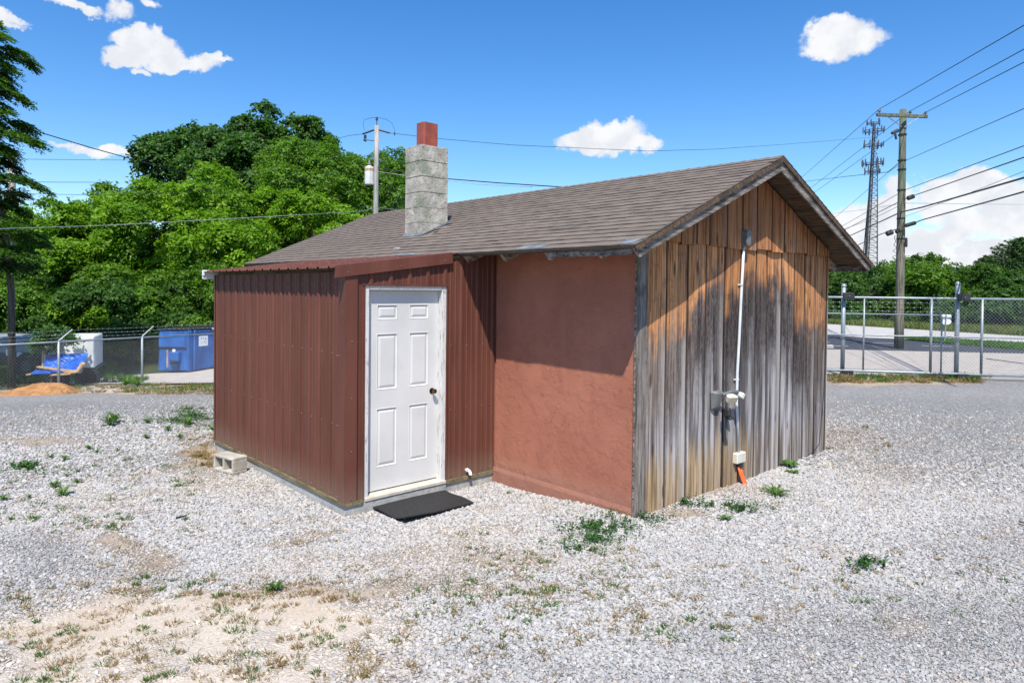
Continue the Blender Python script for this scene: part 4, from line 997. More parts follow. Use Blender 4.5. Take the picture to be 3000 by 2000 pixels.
barbed(lf, (*posts[0][:2], GALV_TOP), (*posts[-1][:2], GALV_TOP), [(.11, fd[0]*.1, fd[1]*.1), (.20, fd[0]*.2, fd[1]*.2), (.30, fd[0]*.3, fd[1]*.3)])

# sliding gate
ZT, ZB = 1.985, .145
def gpt(u, off=0., z=0.):
    """point on the gate line seen in image column u"""
    d = ray(u, 1000)[:2]; Am = np.array([d, -gd]).T; tt = np.linalg.solve(Am, GA[:2]-CAM[:2]); q = CAM[:2]+d*tt[0]+gn*off; return np.array((q[0], q[1], z))
gate = thing('sliding_gate', 'wide galvanised sliding gate with chain link in its right part, between two rollered posts', 'gate', gpt(2811))
L0, R0 = gpt(2411)-np.array((*gd, 0))*3.2, gpt(3000)+np.array((*gd, 0))*3.5
for nm, z, r in (('top_rail', ZT, .03), ('bottom_rail', ZB, .032), ('middle_rail', 1.045, .018)):
    a, b = L0.copy(), R0.copy(); a[2] = b[2] = z; obj(nm, MB().tube([a, b], r, 10), M['galv'], gate, smooth=True)
for u, r in ((2530, .021), (2727, .032), (2876, .03)):
    p = gpt(u); obj('upright', MB().tube([(p[0], p[1], ZB), (p[0], p[1], ZT)], r, 10), M['galv'], gate, smooth=True)
for k in (2.2,):
    p = gpt(3000)+np.array((*gd, 0))*k; obj('upright', MB().tube([(p[0], p[1], ZB), (p[0], p[1], ZT)], .03, 10), M['galv'], gate, smooth=True)
mb = chainlink(MB(), gpt(2727), R0, ZT-.03, ZB, ZT-.03, ZB, .082, .0024); obj('chain_link', mb, M['wiremesh'], gate, kind='stuff')
for i, (u, zt_, lab) in enumerate(((2473, 2.28, 'round galvanised gate post nearer the shed, with black roller brackets'), (2809, 2.36, 'round galvanised gate post farther from the shed, right of the utility pole'))):
    p = gpt(u, .11); gp_ = thing('gate_post', lab, 'post', (p[0], p[1], 0), 'posts of the sliding gate')
    obj('pipe', MB().tube([(p[0], p[1], -.1), (p[0], p[1], zt_)], .052, 14), M['galv'], gp_, smooth=True)
    obj('cap', MB().ball((p[0], p[1], zt_), (.06, .06, .05), 12, 6).tube([(p[0], p[1], zt_-.03), (p[0], p[1], zt_)], .06, 12), M['galv'], gp_, smooth=True)
    for z0, z1 in ((ZT-.05, ZT+.12), (ZB-.14, ZB+.01)):
        q = p+np.array((*gd, 0))*.08-np.array((*gn, 0))*.13; a = np.array((q[0], q[1], (z0+z1)/2))
        g3 = np.array((*gd, 0)); br = MB().bar(a-g3*.13, a+g3*.13, .13, z1-z0)
        b_ = obj('roller_bracket', br, M['blackplastic'], gp_, bevel=.01)
        e = a-np.array((*gn, 0))*.07; obj('bolt', MB().tube([e, e-np.array((*gn, 0))*.02], .012, 6), M['galv'], b_)
# road-side fence behind the gate's tail
q1 = gpt(2797, .75); q0 = q1-np.array((*gd, 0))*6.6; q0[2] = q1[2] = 0
rf = thing('chain_link_fence', 'chain link fence with three barbed strands just behind the sliding gate', 'fence', q1)
ZR = 1.555
obj('top_rail', MB().tube([(*q0[:2], ZR), (*q1[:2], ZR)], .019, 8), M['galv'], rf, smooth=True)
obj('post', MB().tube([(*q1[:2], -.1), (*q1[:2], ZR)], .02, 8), M['galv'], rf, smooth=True)
obj('post', MB().tube([(*q0[:2], -.1), (*q0[:2], ZR+.3)], .03, 8), M['galv'], rf, smooth=True)
obj('chain_link', chainlink(MB(), q0, q1, ZR, .03, ZR, .03, .082, .0011), M['wiremesh'], rf, kind='stuff')
barbed(rf, (*q0[:2], ZR), (*q1[:2], ZR), [(.09, 0, 0), (.20, 0, 0), (.32, 0, 0)], r=.0018)
#END_PART1

# ------------------------------------------------------------------ utility poles, wires, tower
def ptube(a, b, r0, r1, n=12, seg=1):
    return MB().tube([np.array(a)+(np.array(b)-np.array(a))*i/seg for i in range(seg+1)], [r0+(r1-r0)*i/seg for i in range(seg+1)], n)
base = pl(2633, 1022, 2, 0); WP = float(proj(base)[2])
UP = thing('utility_pole', 'tall greenish wooden utility pole with crossarm standing beyond the sliding gate', 'utility pole', base)
top = AT(2646, 321, WP)
obj('pole', ptube(base-np.array((0, 0, .2)), top, .165, .115, 14, 6), M['poleR'], UP, smooth=True)
ca_, cb_ = AT(2569, 336, WP-.75), AT(2716, 342, WP-.0); 
cdv = (cb_-ca_)/np.linalg.norm(cb_-ca_)
arm = obj('crossarm', MB().bar(ca_, cb_, .10, .12), M['poleR'], UP, bevel=.01)
def insul(p, parent):
    mb = MB(); p = np.array(p); mb.tube([p, p+(0, 0, .05), p+(0, 0, .055), p+(0, 0, .09), p+(0, 0, .095), p+(0, 0, .14)], [.02, .02, .06, .055, .035, .03], 10)
    return obj('insulator', mb, M['boxgrey'], parent)
INS = [AT(u, v, WP-.5) for u, v in ((2576, 333), (2665, 338), (2711, 336))]
def on_arm(u):
    tt = (u-2569)/(2716-2569); return ca_+(cb_-ca_)*tt+np.array((0, 0, .06))
for u in (2576, 2666, 2711): insul(on_arm(u), arm)
obj('brace', MB().bar(AT(2602, 343, WP-.6), AT(2642, 372, WP-.17), .012, .03), M['palewire'], UP); obj('brace', MB().bar(AT(2690, 345, WP-.2), AT(2650, 372, WP-.17), .012, .03), M['palewire'], UP)
def lump(u, v, ww, l, r, parent=UP, nm='splice_case', ang=-.35):
    a = AT(u-l*math.cos(ang), v-l*math.sin(ang), ww); b = AT(u+l*math.cos(ang), v+l*math.sin(ang), ww); m_ = (a+b)/2
    return obj(nm, MB().tube([a, a+(b-a)*.1, a+(b-a)*.9, b], [r*.6, r, r, r*.6], 10), M['blackplastic'], parent)
lump(2668, 578, WP-.3, 11, .085); lump(2667, 657, WP-.3, 17, .075, ang=-.28); lump(2606, 682, WP-.3, 10, .10); lump(2632, 677, WP-.3, 9, .07)
lump(2622, 386, WP-.3, 12, .06, nm='cutout', ang=-.5); lump(2624, 400, WP-.35, 9, .04, nm='cutout', ang=1.4); lump(2655, 710, WP-.25, 14, .045, nm='meter_pipe', ang=1.57)
for v in (395, 470, 497, 557, 640, 700): obj('clamp_band', ptube(AT(2645-(v-320)*.017, v-2, WP), AT(2645-(v-320)*.017, v+2, WP), .15, .15), M['blackplastic'], UP)
mb = MB(); mb.tube([AT(2622+i*1.2*((-1)**i), 690+i*9, WP-.2) for i in range(10)], .012, 4).tube([AT(2628, 690, WP-.2), AT(2626, 760, WP-.2), AT(2630, 860, WP-.2)], .008, 4); obj('drop_cable', mb, M['wire'], UP)
def wire(label, P, r, m='wire', sag=0., name='power_line', group=None):
    """cable through surveyed points, each a pole fitting or a far end; sag in metres mid-span"""
    pts = []; P = [np.array(p) for p in P]
    for e_, n_ in ((0, 1), (-1, -2)):                 # cables run on past the frame instead of stopping at it
        if P[e_][2] > 1 and not 0 < proj(P[e_])[0] < 3000: P[e_] = P[e_]+(P[e_]-P[n_])/np.linalg.norm(P[e_]-P[n_])*.4
    for k in range(len(P)-1):
        a, b = np.array(P[k]), np.array(P[k+1])
        for i in range(12 if k < len(P)-2 else 13):
            s = i/12; q = a+(b-a)*s; q = q-np.array((0, 0, 4*sag*s*(1-s))); pts.append(q)
    solo(name, MB().tube(pts, r, 5), M[m], P[0], label, 'power line', group)
WR, WL = 13., 75.
wn = 'wires on the crossarm pole'
wire('thin black wire on the left insulator of the crossarm, topmost at right', [AT(3060, 40, WR), AT(2576, 320, WP-.5), AT(2260, 598, WL)], .011, group=wn)
wire('thin black wire on the middle insulator of the crossarm', [AT(3060, 112, WR), AT(2666, 326, WP-.3), AT(2250, 648, WL)], .011, group=wn)
wire('thin black wire on the right end insulator of the crossarm', [AT(3060, 152, WR), AT(2711, 330, WP-.05), AT(2250, 662, WL)], .011, group=wn)
wire('single thin wire leaving the pole alone, just below the three crossarm wires', [AT(3060, 292, WR), AT(2650, 472, WP-.1), AT(2602, 505, WP+2), AT(2330, 736, WL)], .009, group=wn)
wire('upper of the two wires that meet the pole near mid height', [AT(3060, 405, WR), AT(2650, 557, WP-.1), AT(2330, 742, WL)], .011, group=wn)
wire('medium black cable running into the dark splice case right of the pole', [AT(3060, 440, WR), AT(2700, 565, WP-3), AT(2672, 574, WP-.3), AT(2632, 592, WP), AT(2330, 748, WL)], .015, group=wn)
wire('thickest black cable at right, crossing in front of the clouds', [AT(3060, 503, WR), AT(2702, 607, WP-3), AT(2640, 621, WP-.1), AT(2330, 765, WL)], .024, group=wn)
wire('faint thin wire that crosses the thickest cable right of the pole', [AT(3060, 478, WR), AT(2836, 567, WR+7), AT(2652, 634, WP-.1)], .006, group=wn)
wire('lowest black cable at right with a long splice tube beside the pole', [AT(3060, 545, WR), AT(2702, 644, WP-3), AT(2650, 664, WP-.2), AT(2580, 686, WP+2), AT(2330, 806, WL)], .019, group=wn)
wire('twisted service cable sagging left from the pole across the lattice tower', [AT(2642, 470, WP), AT(2602, 504, WP+3), AT(2480, 517, WP+12), AT(2250, 545, WL)], .014, group=wn)
wire('thin slack wire reaching from the pole down behind the tower', [AT(2640, 600, WP), AT(2560, 640, WP+6), AT(2330, 722, WL)], .009, group=wn)
wire('pale thin wire nearly level behind the crossarm pole at right', [AT(3060, 600, 60), AT(2652, 595, WP), AT(2560, 610, 50), AT(2330, 640, WL+20)], .012, 'palewire', group=wn)
wire('thin guy cable slanting across the apron behind the sliding gate', [pl(3060, 1073, 2, .08), pl(2890, 1050, 2, .03)], .012, group=None)
# cell tower
TD = 185.; TB = AT(2545, 870, TD); TB[2] = 0
tower = thing('lattice_tower', 'tall lattice cell tower with antenna clusters behind the shed gable', 'cell tower', TB)
tr_ = cR.copy(); tr_[2] = 0; tr_ /= np.linalg.norm(tr_); tf = np.array((-tr_[1], tr_[0], 0))
def TW_(u, v): p = AT(u, v, TD); return p[2]
ZTOP = TW_(2556, 362)
def leg(k, z):
    f = 1-z/ZTOP; R = .55+1.5*f
    a = math.radians((100, 215, 335)[k]); return TB*np.array((1, 1, 0))+tr_*(R*math.cos(a)+ (1-f)*.9)+tf*R*math.sin(a)+np.array((0, 0, z))
for k in range(3):
    obj('mast_leg', MB().tube([leg(k, 0), leg(k, ZTOP*.5), leg(k, ZTOP-(0, 4, 9)[k] if k else ZTOP)], [.20, .16, .12], 6), M['towersteel'], tower)
mb = MB(); nb = 34
for i in range(nb):
    z0, z1 = ZTOP*i/nb, ZTOP*(i+1)/nb
    if z1 > ZTOP-2: continue
    for k in range(3):
        mb.tube([leg(k, z0), leg((k+1) % 3, z1)], .05, 3); mb.tube([leg((k+1) % 3, z0), leg(k, z1)], .05, 3)
        mb.tube([leg(k, z1), leg((k+1) % 3, z1)], .05, 3)
obj('bracing', mb, M['towersteel'], tower, kind='stuff')
for (a, b, zt0) in ((-.8, -1.0, .99), (.35, -1.0, .99), (-1.3, -.6, .72)):
    obj('feed_cable', MB().tube([TB*np.array((1, 1, 0))+tr_*(a-1.4)+tf*b+np.array((0, 0, 2)), TB*np.array((1, 1, 0))+tr_*(a*.5+.4)+tf*b*.7+np.array((0, 0, ZTOP*zt0))], .13, 6), M['wire'], tower)
rt_ = random.Random(9)
for (v, hw, nn) in ((363, 1.6, 5), (385, 2.6, 9), (427, 2.4, 8), (480, 2.6, 11), (503, 2.0, 5)):
    zc = TW_(2550, v); cx = TB*np.array((1, 1, 0))+tr_*(.5)+np.array((0, 0, zc)); mb = MB()
    ring = [cx+tr_*hw*math.cos(a)+tf*hw*math.sin(a) for a in np.linspace(0, 2*math.pi, 7)]
    mb.tube(ring, .09, 4)
    for k in range(3): mb.tube([cx, ring[k*2]], .09, 4)
    for k in range(nn):
        a = 2*math.pi*k/nn+rt_.uniform(-.2, .2); p = cx+tr_*hw*math.cos(a)+tf*hw*math.sin(a); h = rt_.uniform(.7, 1.3); w = rt_.uniform(.10, .18)
        mb.box(p-np.array((w, w, h*.6)), p+np.array((w, w, h))); mb.tube([p+(0, 0, -h), p+(0, 0, h*1.4)], .05, 4)
    obj('antenna_cluster', mb, M['towersteel'], tower)
# transformer pole behind the trees
D2 = 35.
b2 = AT(1096, 900, D2); b2[2] = zg(b2[0], b2[1]); t2 = AT(1104, 368, D2)
b2 = np.array((t2[0]-.05, t2[1]-.05, b2[2]))
TP = thing('utility_pole', 'grey utility pole with a transformer rising behind the shed roof left of the chimney', 'utility pole', b2)
obj('pole', ptube(b2, t2, .16, .115, 12, 5), M['poleL'], TP, smooth=True)
tfp = AT(1082, 515, D2); up = np.array((0, 0, 1.))
r_ = .235; z0_, z1_ = AT(1082, 542, D2)[2], AT(1082, 490, D2)[2]
q = tfp.copy(); tx = MB().tube([(*q[:2], z0_), (*q[:2], z0_+.04), (*q[:2], z1_), (*q[:2], z1_+.07)], [r_*.9, r_, r_, r_*.35], 16)
tro = obj('transformer', tx, M['whitebox'], TP, smooth=False); obj('bushing', MB().tube([(*q[:2], z1_+.05), (*q[:2], z1_+.12), (*q[:2], z1_+.22), (*q[:2], z1_+.38)], [.05, .09, .07, .03], 10), M['boxgrey'], tro)
obj('rust_mark', MB().tube([(*q[:2], z1_-.22), (*q[:2], z1_-.08)], r_+.003, 16, cap=False), M['lumber'], tro)
obj('bracket', MB().bar((*q[:2], z1_-.1), t2*np.array((1, 1, 0))+np.array((0, 0, z1_-.1)), .08, .08).bar((*q[:2], z0_+.15), t2*np.array((1, 1, 0))+np.array((0, 0, z0_+.15)), .08, .08), M['galv'], TP)
obj('top_insulator', MB().tube([t2, AT(1104, 354, D2), AT(1104, 352, D2), AT(1104, 348, D2), AT(1104, 347, D2), AT(1104, 343, D2)], [.02, .02, .07, .05, .07, .02], 10), M['wire'], TP)
lo_ = MB(); arc = [AT(1068, 383, D2), AT(1064, 366, D2), AT(1067, 352, D2), AT(1080, 347, D2), AT(1104, 344, D2), AT(1130, 349, D2), AT(1148, 361, D2), AT(1156, 378, D2), AT(1156, 396, D2)]
lo_.tube(arc, .010, 4).tube([AT(1156, 388, D2), AT(1156, 397, D2)], .03, 5); obj('jumper_wire', lo_, M['wire'], TP)
obj('cutout', MB().tube([AT(1102, 412, D2), AT(1090, 412, D2), AT(1072, 410, D2)], .02, 5).tube([AT(1070, 396, D2), AT(1070, 406, D2)], .07, 8).tube([AT(1066, 409, D2), AT(1073, 413, D2)], .07, 6), M['wire'], TP)
obj('strain_insulator', MB().tube([AT(1096, 381, D2), AT(1062, 393, D2)], .045, 6).tube([AT(1110, 381, D2), AT(1142, 390, D2)], .045, 6), M['wire'], TP)
wire('thin line from the transformer pole running right past the chimney to the far pole', [AT(1112, 382, D2), AT(1142, 390, D2-.5), AT(1280, 406, D2), AT(1500, 425, 36), AT(1900, 443, 40), AT(2100, 437, 48), AT(2300, 423, 60), AT(2560, 402, 80)], .013)
wire('thin line leaving the transformer pole to the left behind the treetops', [AT(1096, 381, D2), AT(1060, 393, D2), AT(1020, 398, 38), AT(960, 414, 52)], .012)
wire('twisted service cable running from the chimney side over to the roof ridge', [AT(1106, 490, D2), AT(1185, 505, 33), AT(1310, 524, 31), AT(1460, 536, 29), AT(1660, 549, 27)], .022)
wire('lower of the two cables between the transformer pole and the chimney', [AT(1106, 503, D2), AT(1185, 514, 33), AT(1400, 540, 31), AT(1560, 548, 28)], .012, 'palewire')
wire('pale cable sagging left from the transformer through the trees', [AT(1090, 487, D2), AT(904, 523, 27), AT(622, 558, 22.5), AT(319, 572, 20), AT(-60, 566, 17)], .006, 'wire')
wire('pale messenger cable from the foot of the transformer pole to the left', [AT(1190, 622, 30), AT(1150, 613, 32), AT(1104, 608, D2-.3), AT(1060, 619, 33), AT(904, 628, 27), AT(319, 660, 21), AT(-60, 672, 17)], .009, 'palewire')
wire('dark drop wire slanting down right of the transformer pole', [AT(1122, 510, D2), AT(1165, 612, D2)], .016)
# left pole and its wires
D3 = 29.
lb = AT(30, 900, D3); t3 = AT(33, 445, D3); lb = np.array((t3[0], t3[1], zg(*t3[:2])))
LP = thing('utility_pole', 'brownish grey pole half hidden behind the tree at the left edge', 'utility pole', lb)
obj('pole', ptube(lb, t3, .19, .15, 12, 4), M['poleL'], LP, smooth=True)
obj('crossarm', MB().bar(AT(14, 470, D3), AT(50, 468, D3), .09, .10), M['poleL'], LP)
wire('thick twisted cable sloping down right from the tree at the left edge', [AT(-80, 350, 24), AT(40, 364, 24), AT(90, 380, 24.5), AT(266, 433, 26.5), AT(425, 477, 29), AT(560, 512, 32)], .020)
wire('thin level wire low in the sky at left, the upper of two', [AT(-40, 464, 28), AT(96, 467, 29), AT(345, 469, 34), AT(450, 470, 38)], .009)
wire('thin level wire at left just above the bright tree, the lower of two', [AT(-40, 532, 28), AT(48, 533, 29), AT(186, 534, 31), AT(330, 534, 34)], .011)
wire('short thin wire dropping into the trees at far left', [AT(55, 560, 29), AT(135, 598, 33)], .009)

# ------------------------------------------------------------------ beyond the left fence
ZL = -1.0
K = pl(550, 1093, 2, ZL); kw = float(proj(K)[2])
Fl = pl(458, 1092, 2, ZL); Fr = pl(633, 1081, 2, ZL)
ex = (Fr-K)/np.linalg.norm(Fr-K); ey = (Fl-K); ey = ey/np.linalg.norm(ey); wf = np.linalg.norm(Fl-K)
DH = (1093-967)/1996*kw
def dp_(a, b, z): return K+ex*a+ey*b+np.array((0, 0, z))
dump = thing('blue_dumpster', 'blue steel trash compactor container with a white notice on its long side, behind the fence', 'dumpster', K)
def dbox(a0, a1, b0, b1, z0, z1): return MB().hexa([dp_(a0, b0, z0), dp_(a1, b0, z0), dp_(a1, b1, z0), dp_(a0, b1, z0), dp_(a0, b0, z1), dp_(a1, b0, z1), dp_(a1, b1, z1), dp_(a0, b1, z1)])
mb = MB(); n0 = [(0, 0, .08), (5.5, 0, .08), (5.5, wf+.3, .08), (0, wf*.96, .08), (0, 0, DH), (5.5, 0, DH), (5.5, wf+.3, DH), (0, wf*.90, DH)]
mb.hexa([dp_(a, b, z) for a, b, z in n0]); obj('body', mb, M['dumpster'], dump, bevel=.03)
obj('lid', dbox(-.03, 5.5, -.03, wf*.98, DH+.003, DH+.06), M['blackplastic'], dump)
obj('hopper_door', dbox(-.05, -.002, .06, wf*.9, DH*.60, DH*.92), M['dumpster'], dump, bevel=.02); 
obj('pocket', dbox(-.16, -.003, .22, .58, DH*.28, DH*.50), M['dumpster'], dump, bevel=.02); obj('pocket_slot', dbox(-.165, -.1605, .24, .50, DH*.22, DH*.30), M['void'], dump)
obj('seam_bar', dbox(-.03, -.002, .02, wf*.92, DH*.555, DH*.58), M['void'], dump)
obj('corner_post', dbox(-.02, .12, -.04, -.002, .05, DH), M['dumpster'], dump, bevel=.01)
for a in (.0, 1.35, 2.7, 4.0): obj('rib', dbox(a+.25, a+.33, -.06, -.002, .08, DH), M['dumpster'], dump)
def da(u): return min(np.arange(0, 3, .01), key=lambda a: abs(proj(K+ex*a)[0]-u))
na_ = da(582); nw_ = da(608)-na_
nt_ = obj('notice', dbox(na_, na_+nw_, -.012, -.002, DH*.60, DH*.84), M['paper'], dump)
for i, (a, z, w, h) in enumerate(((.2, .78, .1, .03), (.45, .77, .08, .04), (.7, .75, .1, .05), (.55, .70, .15, .012), (.3, .67, .06, .02), (.72, .67, .08, .03))): obj('notice_mark', dbox(na_+nw_*a, na_+nw_*(a+w), -.0145, -.0125, DH*z, DH*z+h), M['ink'], nt_)
obj('notice', dbox(-.062, -.052, .40, .50, DH*.50, DH*.56), M['paper'], dump); obj('rust_weld', dbox(-.02, -.002, .70, .74, .2, DH*.55), M['lumber'], dump)
obj('top_tag', dbox(1.1, 1.4, -.035, -.031, DH-.02, DH+.03), M['paper'], dump)
for a in (.4, 2.4, 4.4): obj('skid', dbox(a, a+.5, .05, wf*.9, -.02, .078), M['blackplastic'], dump)
# white panel van body with tarp
def zquad(u0, u1, v0, v1, w0, w1, depth, up_from=None):
    a, b = AT(u0, v1, w0), AT(u1, v1, w1); a[2] = b[2] = min(a[2], b[2]); h = (v1-v0)/1996*w0
    d = (b-a)/np.linalg.norm(b-a); n = np.array([-d[1], d[0], 0]); n = n if np.dot(n, cF) > 0 else -n
    return MB().hexa([a, b, b+n*depth, a+n*depth]+[p+np.array((0, 0, h)) for p in (a, b, b+n*depth, a+n*depth)])
a = AT(125, 1072, 19.6); vb = thing('white_trailer', 'dirty white box trailer half hidden by leaves behind the blue tarp', 'trailer', (a[0], a[1], zg(a[0], a[1])))
obj('body', zquad(126, 276, 983, 1078, 19.6, 20.1, 1.6), M['whitebox'], vb, bevel=.03)
obj('side_rail', zquad(122, 127, 985, 1080, 19.57, 19.57, .05), M['lumber'], vb)
for u in (160, 250):
    p = AT(u, 1092, 20.0); p[2] = zg(p[0], p[1])+.30; obj('wheel', MB().tube([p, p+cF*.2*np.array((1, 1, 0))], .33, 16), M['rubber'], vb)
obj('frame', zquad(130, 272, 1079, 1084, 19.7, 20.1, 1.5), M['darkpaint'], vb)
# tarp: draped, wrinkled
A_, B_ = AT(134, 1038, 19.5), AT(258, 1034, 19.6); C_, D_ = AT(128, 1078, 19.1), AT(238, 1088, 19.0); n = 26; vs = []
for i in range(n+1):
    for k in range(n+1):
        s, t_ = i/n, k/n; p = (A_*(1-s)+B_*s)*(1-t_)+(C_*(1-s)+D_*s)*t_
        w = .05*math.sin(9*s+11*t_+2*math.sin(5*t_))+.035*math.sin(23*s-17*t_)+.02*math.sin(40*s+9*t_)
        vs.append(p-cF*w*(t_+.15)+np.array((0, 0, -.12*math.sin(math.pi*s)*t_)))
vs2 = [p+cF*.012 for p in vs]; I = lambda i, k: i*(n+1)+k
fs = [(I(i, k), I(i+1, k), I(i+1, k+1), I(i, k+1)) for i in range(n) for k in range(n)]; N0 = len(vs)
solo('tarp', MB().add(vs+vs2, fs+[tuple(N0+j for j in f[::-1]) for f in fs]), M['tarp'], C_, 'crumpled bright blue tarp hanging over a trailer behind the chain link fence', 'tarp', smooth=True)
lg = thing('lumber_pile', 'loose pale boards lying under the blue tarp', 'lumber', AT(180, 1090, 18.9))
for (u0, v0, u1, v1, w0, w1) in ((110, 1074, 225, 1088, 18.9, 19.0), (78, 1097, 150, 1086, 18.85, 19.0), (190, 1089, 236, 1090, 18.85, 18.9), (232, 1086, 246, 1062, 18.85, 19.0), (226, 1090, 240, 1066, 18.8, 18.9), (150, 1098, 210, 1094, 18.9, 18.85)):
    obj('board', MB().bar(AT(u0, v0, w0), AT(u1, v1, w1), .12, .04), M['lumber'], lg)
b_ = AT(95, 1094, 18.9); solo('tarp', MB().hexa([AT(88, 1098, 18.8), AT(150, 1096, 18.8), AT(160, 1090, 19.2), AT(100, 1088, 19.2), AT(92, 1090, 18.8), AT(148, 1088, 18.8), AT(158, 1084, 19.2), AT(104, 1082, 19.2)]), M['tarp'], b_, 'small folded piece of blue tarp on the ground left of the hanging tarp', 'tarp', bevel=.02)
# dark flatbed truck at far left
p = AT(45, 1070, 22.5); tk = thing('parked_truck', 'dark truck with grey box body parked in shade at far left behind fence', 'truck', (p[0], p[1], ZL))
obj('box_body', zquad(-150, 86, 988, 1032, 22.6, 22.6, 2.), M['greybox'], tk, bevel=.03)
obj('chassis', zquad(-150, 110, 1036, 1070, 22.4, 22.5, 1.9), M['darkpaint'], tk, bevel=.08)
obj('hood', zquad(75, 112, 1048, 1085, 22.4, 22.5, 1.7), M['darkpaint'], tk, bevel=.12)
obj('side_mirror', MB().box(AT(24, 1036, 22.3)-.06, AT(26, 1032, 22.3)+np.array((.12, .12, .1))), M['paper'], tk, bevel=.02)
obj('tank', zquad(47, 60, 1032, 1060, 22.35, 22.35, .1), M['whitebox'], tk, bevel=.03)
for u in (-70, 80):
    q = AT(u, 1090, 22.4); q[2] = ZL+.42; wh = obj('wheel', MB().tube([q-cF*.05, q+cF*.25*np.array((1, 1, 0))], .42, 18), M['rubber'], tk); obj('hub', MB().tube([q-cF*.075, q-cF*.04], .17, 12), M['darkpaint'], wh)
# orange sand pile
c0 = gp(118, 1152); vs = []; nx, ny = 46, 26; ax_ = tr_*.98; bx_ = np.array((cF[0], cF[1], 0)); bx_ = bx_/np.linalg.norm(bx_)*.8
for i in range(nx+1):
    for k in range(ny+1):
        s, t_ = i/nx*2-1, k/ny*2-1; p = c0+ax_*s+bx_*t_
        e = max(0, 1-math.hypot(s, t_)**1.3); h = .27*e*(1-.55*max(0, s))*(1+.5*(float(fbm(p[0], p[1], 3.))-.5))+.12*max(0, 1-math.hypot((s-.45)/.45, t_/.7))
        h += e*.10*(float(fbm(p[0]+9, p[1], 9., 3))-.5)
        vs.append((p[0], p[1], zg(p[0], p[1])+h-.035))
fs = [(i*(ny+1)+k, (i+1)*(ny+1)+k, (i+1)*(ny+1)+k+1, i*(ny+1)+k+1) for i in range(nx) for k in range(ny)]
fs = [f if np.cross(np.array(vs[f[1]])-vs[f[0]], np.array(vs[f[3]])-vs[f[0]])[2] > 0 else f[::-1] for f in fs]
solo('sand_pile', MB().add(vs, fs), M['sand'], c0, 'low heap of orange sandy soil on the gravel in front of the chain link fence', 'sand pile', smooth=True)

# ------------------------------------------------------------------ route sign seen from behind, and a bare stick tree
sg = pl(2768, 1002, 2, .03); sw = float(proj(sg)[2]); SG = thing('route_sign', 'white route shield sign on a thin post beyond the gate', 'road sign', sg)
obj('post', MB().bar(sg, AT(2772, 922, sw), .04, .03, up=tuple(cF)), M['galv'], SG)
def plate(pts, w, th, m, nm):
    P = [AT(u, v, w) for u, v in pts]; n_ = len(P); mb = MB(); back = cF*th
    return obj(nm, mb.add(P+[p+back for p in P], [tuple(range(n_)), tuple(range(n_, 2*n_))[::-1]]+[(i, n_+i, n_+(i+1) % n_, (i+1) % n_) for i in range(n_)]), m, SG)
el = [(2772+15.5*math.cos(a), 941.5+9.5*math.sin(a)) for a in np.linspace(0, 2*math.pi, 22)[:-1]]
plate(el, sw+.05, .01, M['signback'], 'shield_plate'); plate([(2757, 924), (2762, 921), (2783, 921), (2788, 924), (2786, 928.5), (2758, 928.5)], sw+.05, .01, M['signback'], 'cap_plate')
sb = AT(2771, 931, sw); plate([(2755, 930), (2789, 930), (2789, 933), (2755, 933)], sw+.03, .01, M['galv'], 'bracket_plate')

# ------------------------------------------------------------------ vegetation
def leafmesh(name, P, Nn, T, Ls, Ws, tint, m, fold=.25):
    """one folded leaf (two triangles pairs) per point: P centre, Nn normal, T direction"""
    n = len(P); B = np.cross(Nn, T); B /= np.linalg.norm(B, axis=1)[:, None]+1e-9; Ls = Ls[:, None]; Ws = Ws[:, None]
    a = P-T*Ls*.5; b = P+B*Ws*.5+Nn*Ws*fold*.5-T*Ls*.08; c = P+T*Ls*.5-Nn*Ls*.12; d = P-B*Ws*.5+Nn*Ws*fold*.5-T*Ls*.08
    V = np.stack([a, b, c, d], 1).reshape(-1, 3); base = np.arange(n)*4
    Tt = np.stack([base, base+1, base+2, base, base+2, base+3], 1).reshape(-1, 3)
    me = bpy.data.meshes.new(name); me.vertices.add(len(V)); me.vertices.foreach_set('co', V.ravel().astype(np.float32))
    me.loops.add(Tt.size); me.loops.foreach_set('vertex_index', Tt.ravel().astype(np.int32)); me.polygons.add(len(Tt))
    me.polygons.foreach_set('loop_start', np.arange(0, Tt.size, 3, dtype=np.int32)); me.polygons.foreach_set('loop_total', np.full(len(Tt), 3, dtype=np.int32))
    me.update(calc_edges=True); at = me.attributes.new('tint', 'FLOAT', 'POINT'); at.data.foreach_set('value', np.repeat(tint, 4).astype(np.float32))
    me.materials.append(m); return me
def unit(v): return v/(np.linalg.norm(v, axis=-1, keepdims=True)+1e-9)
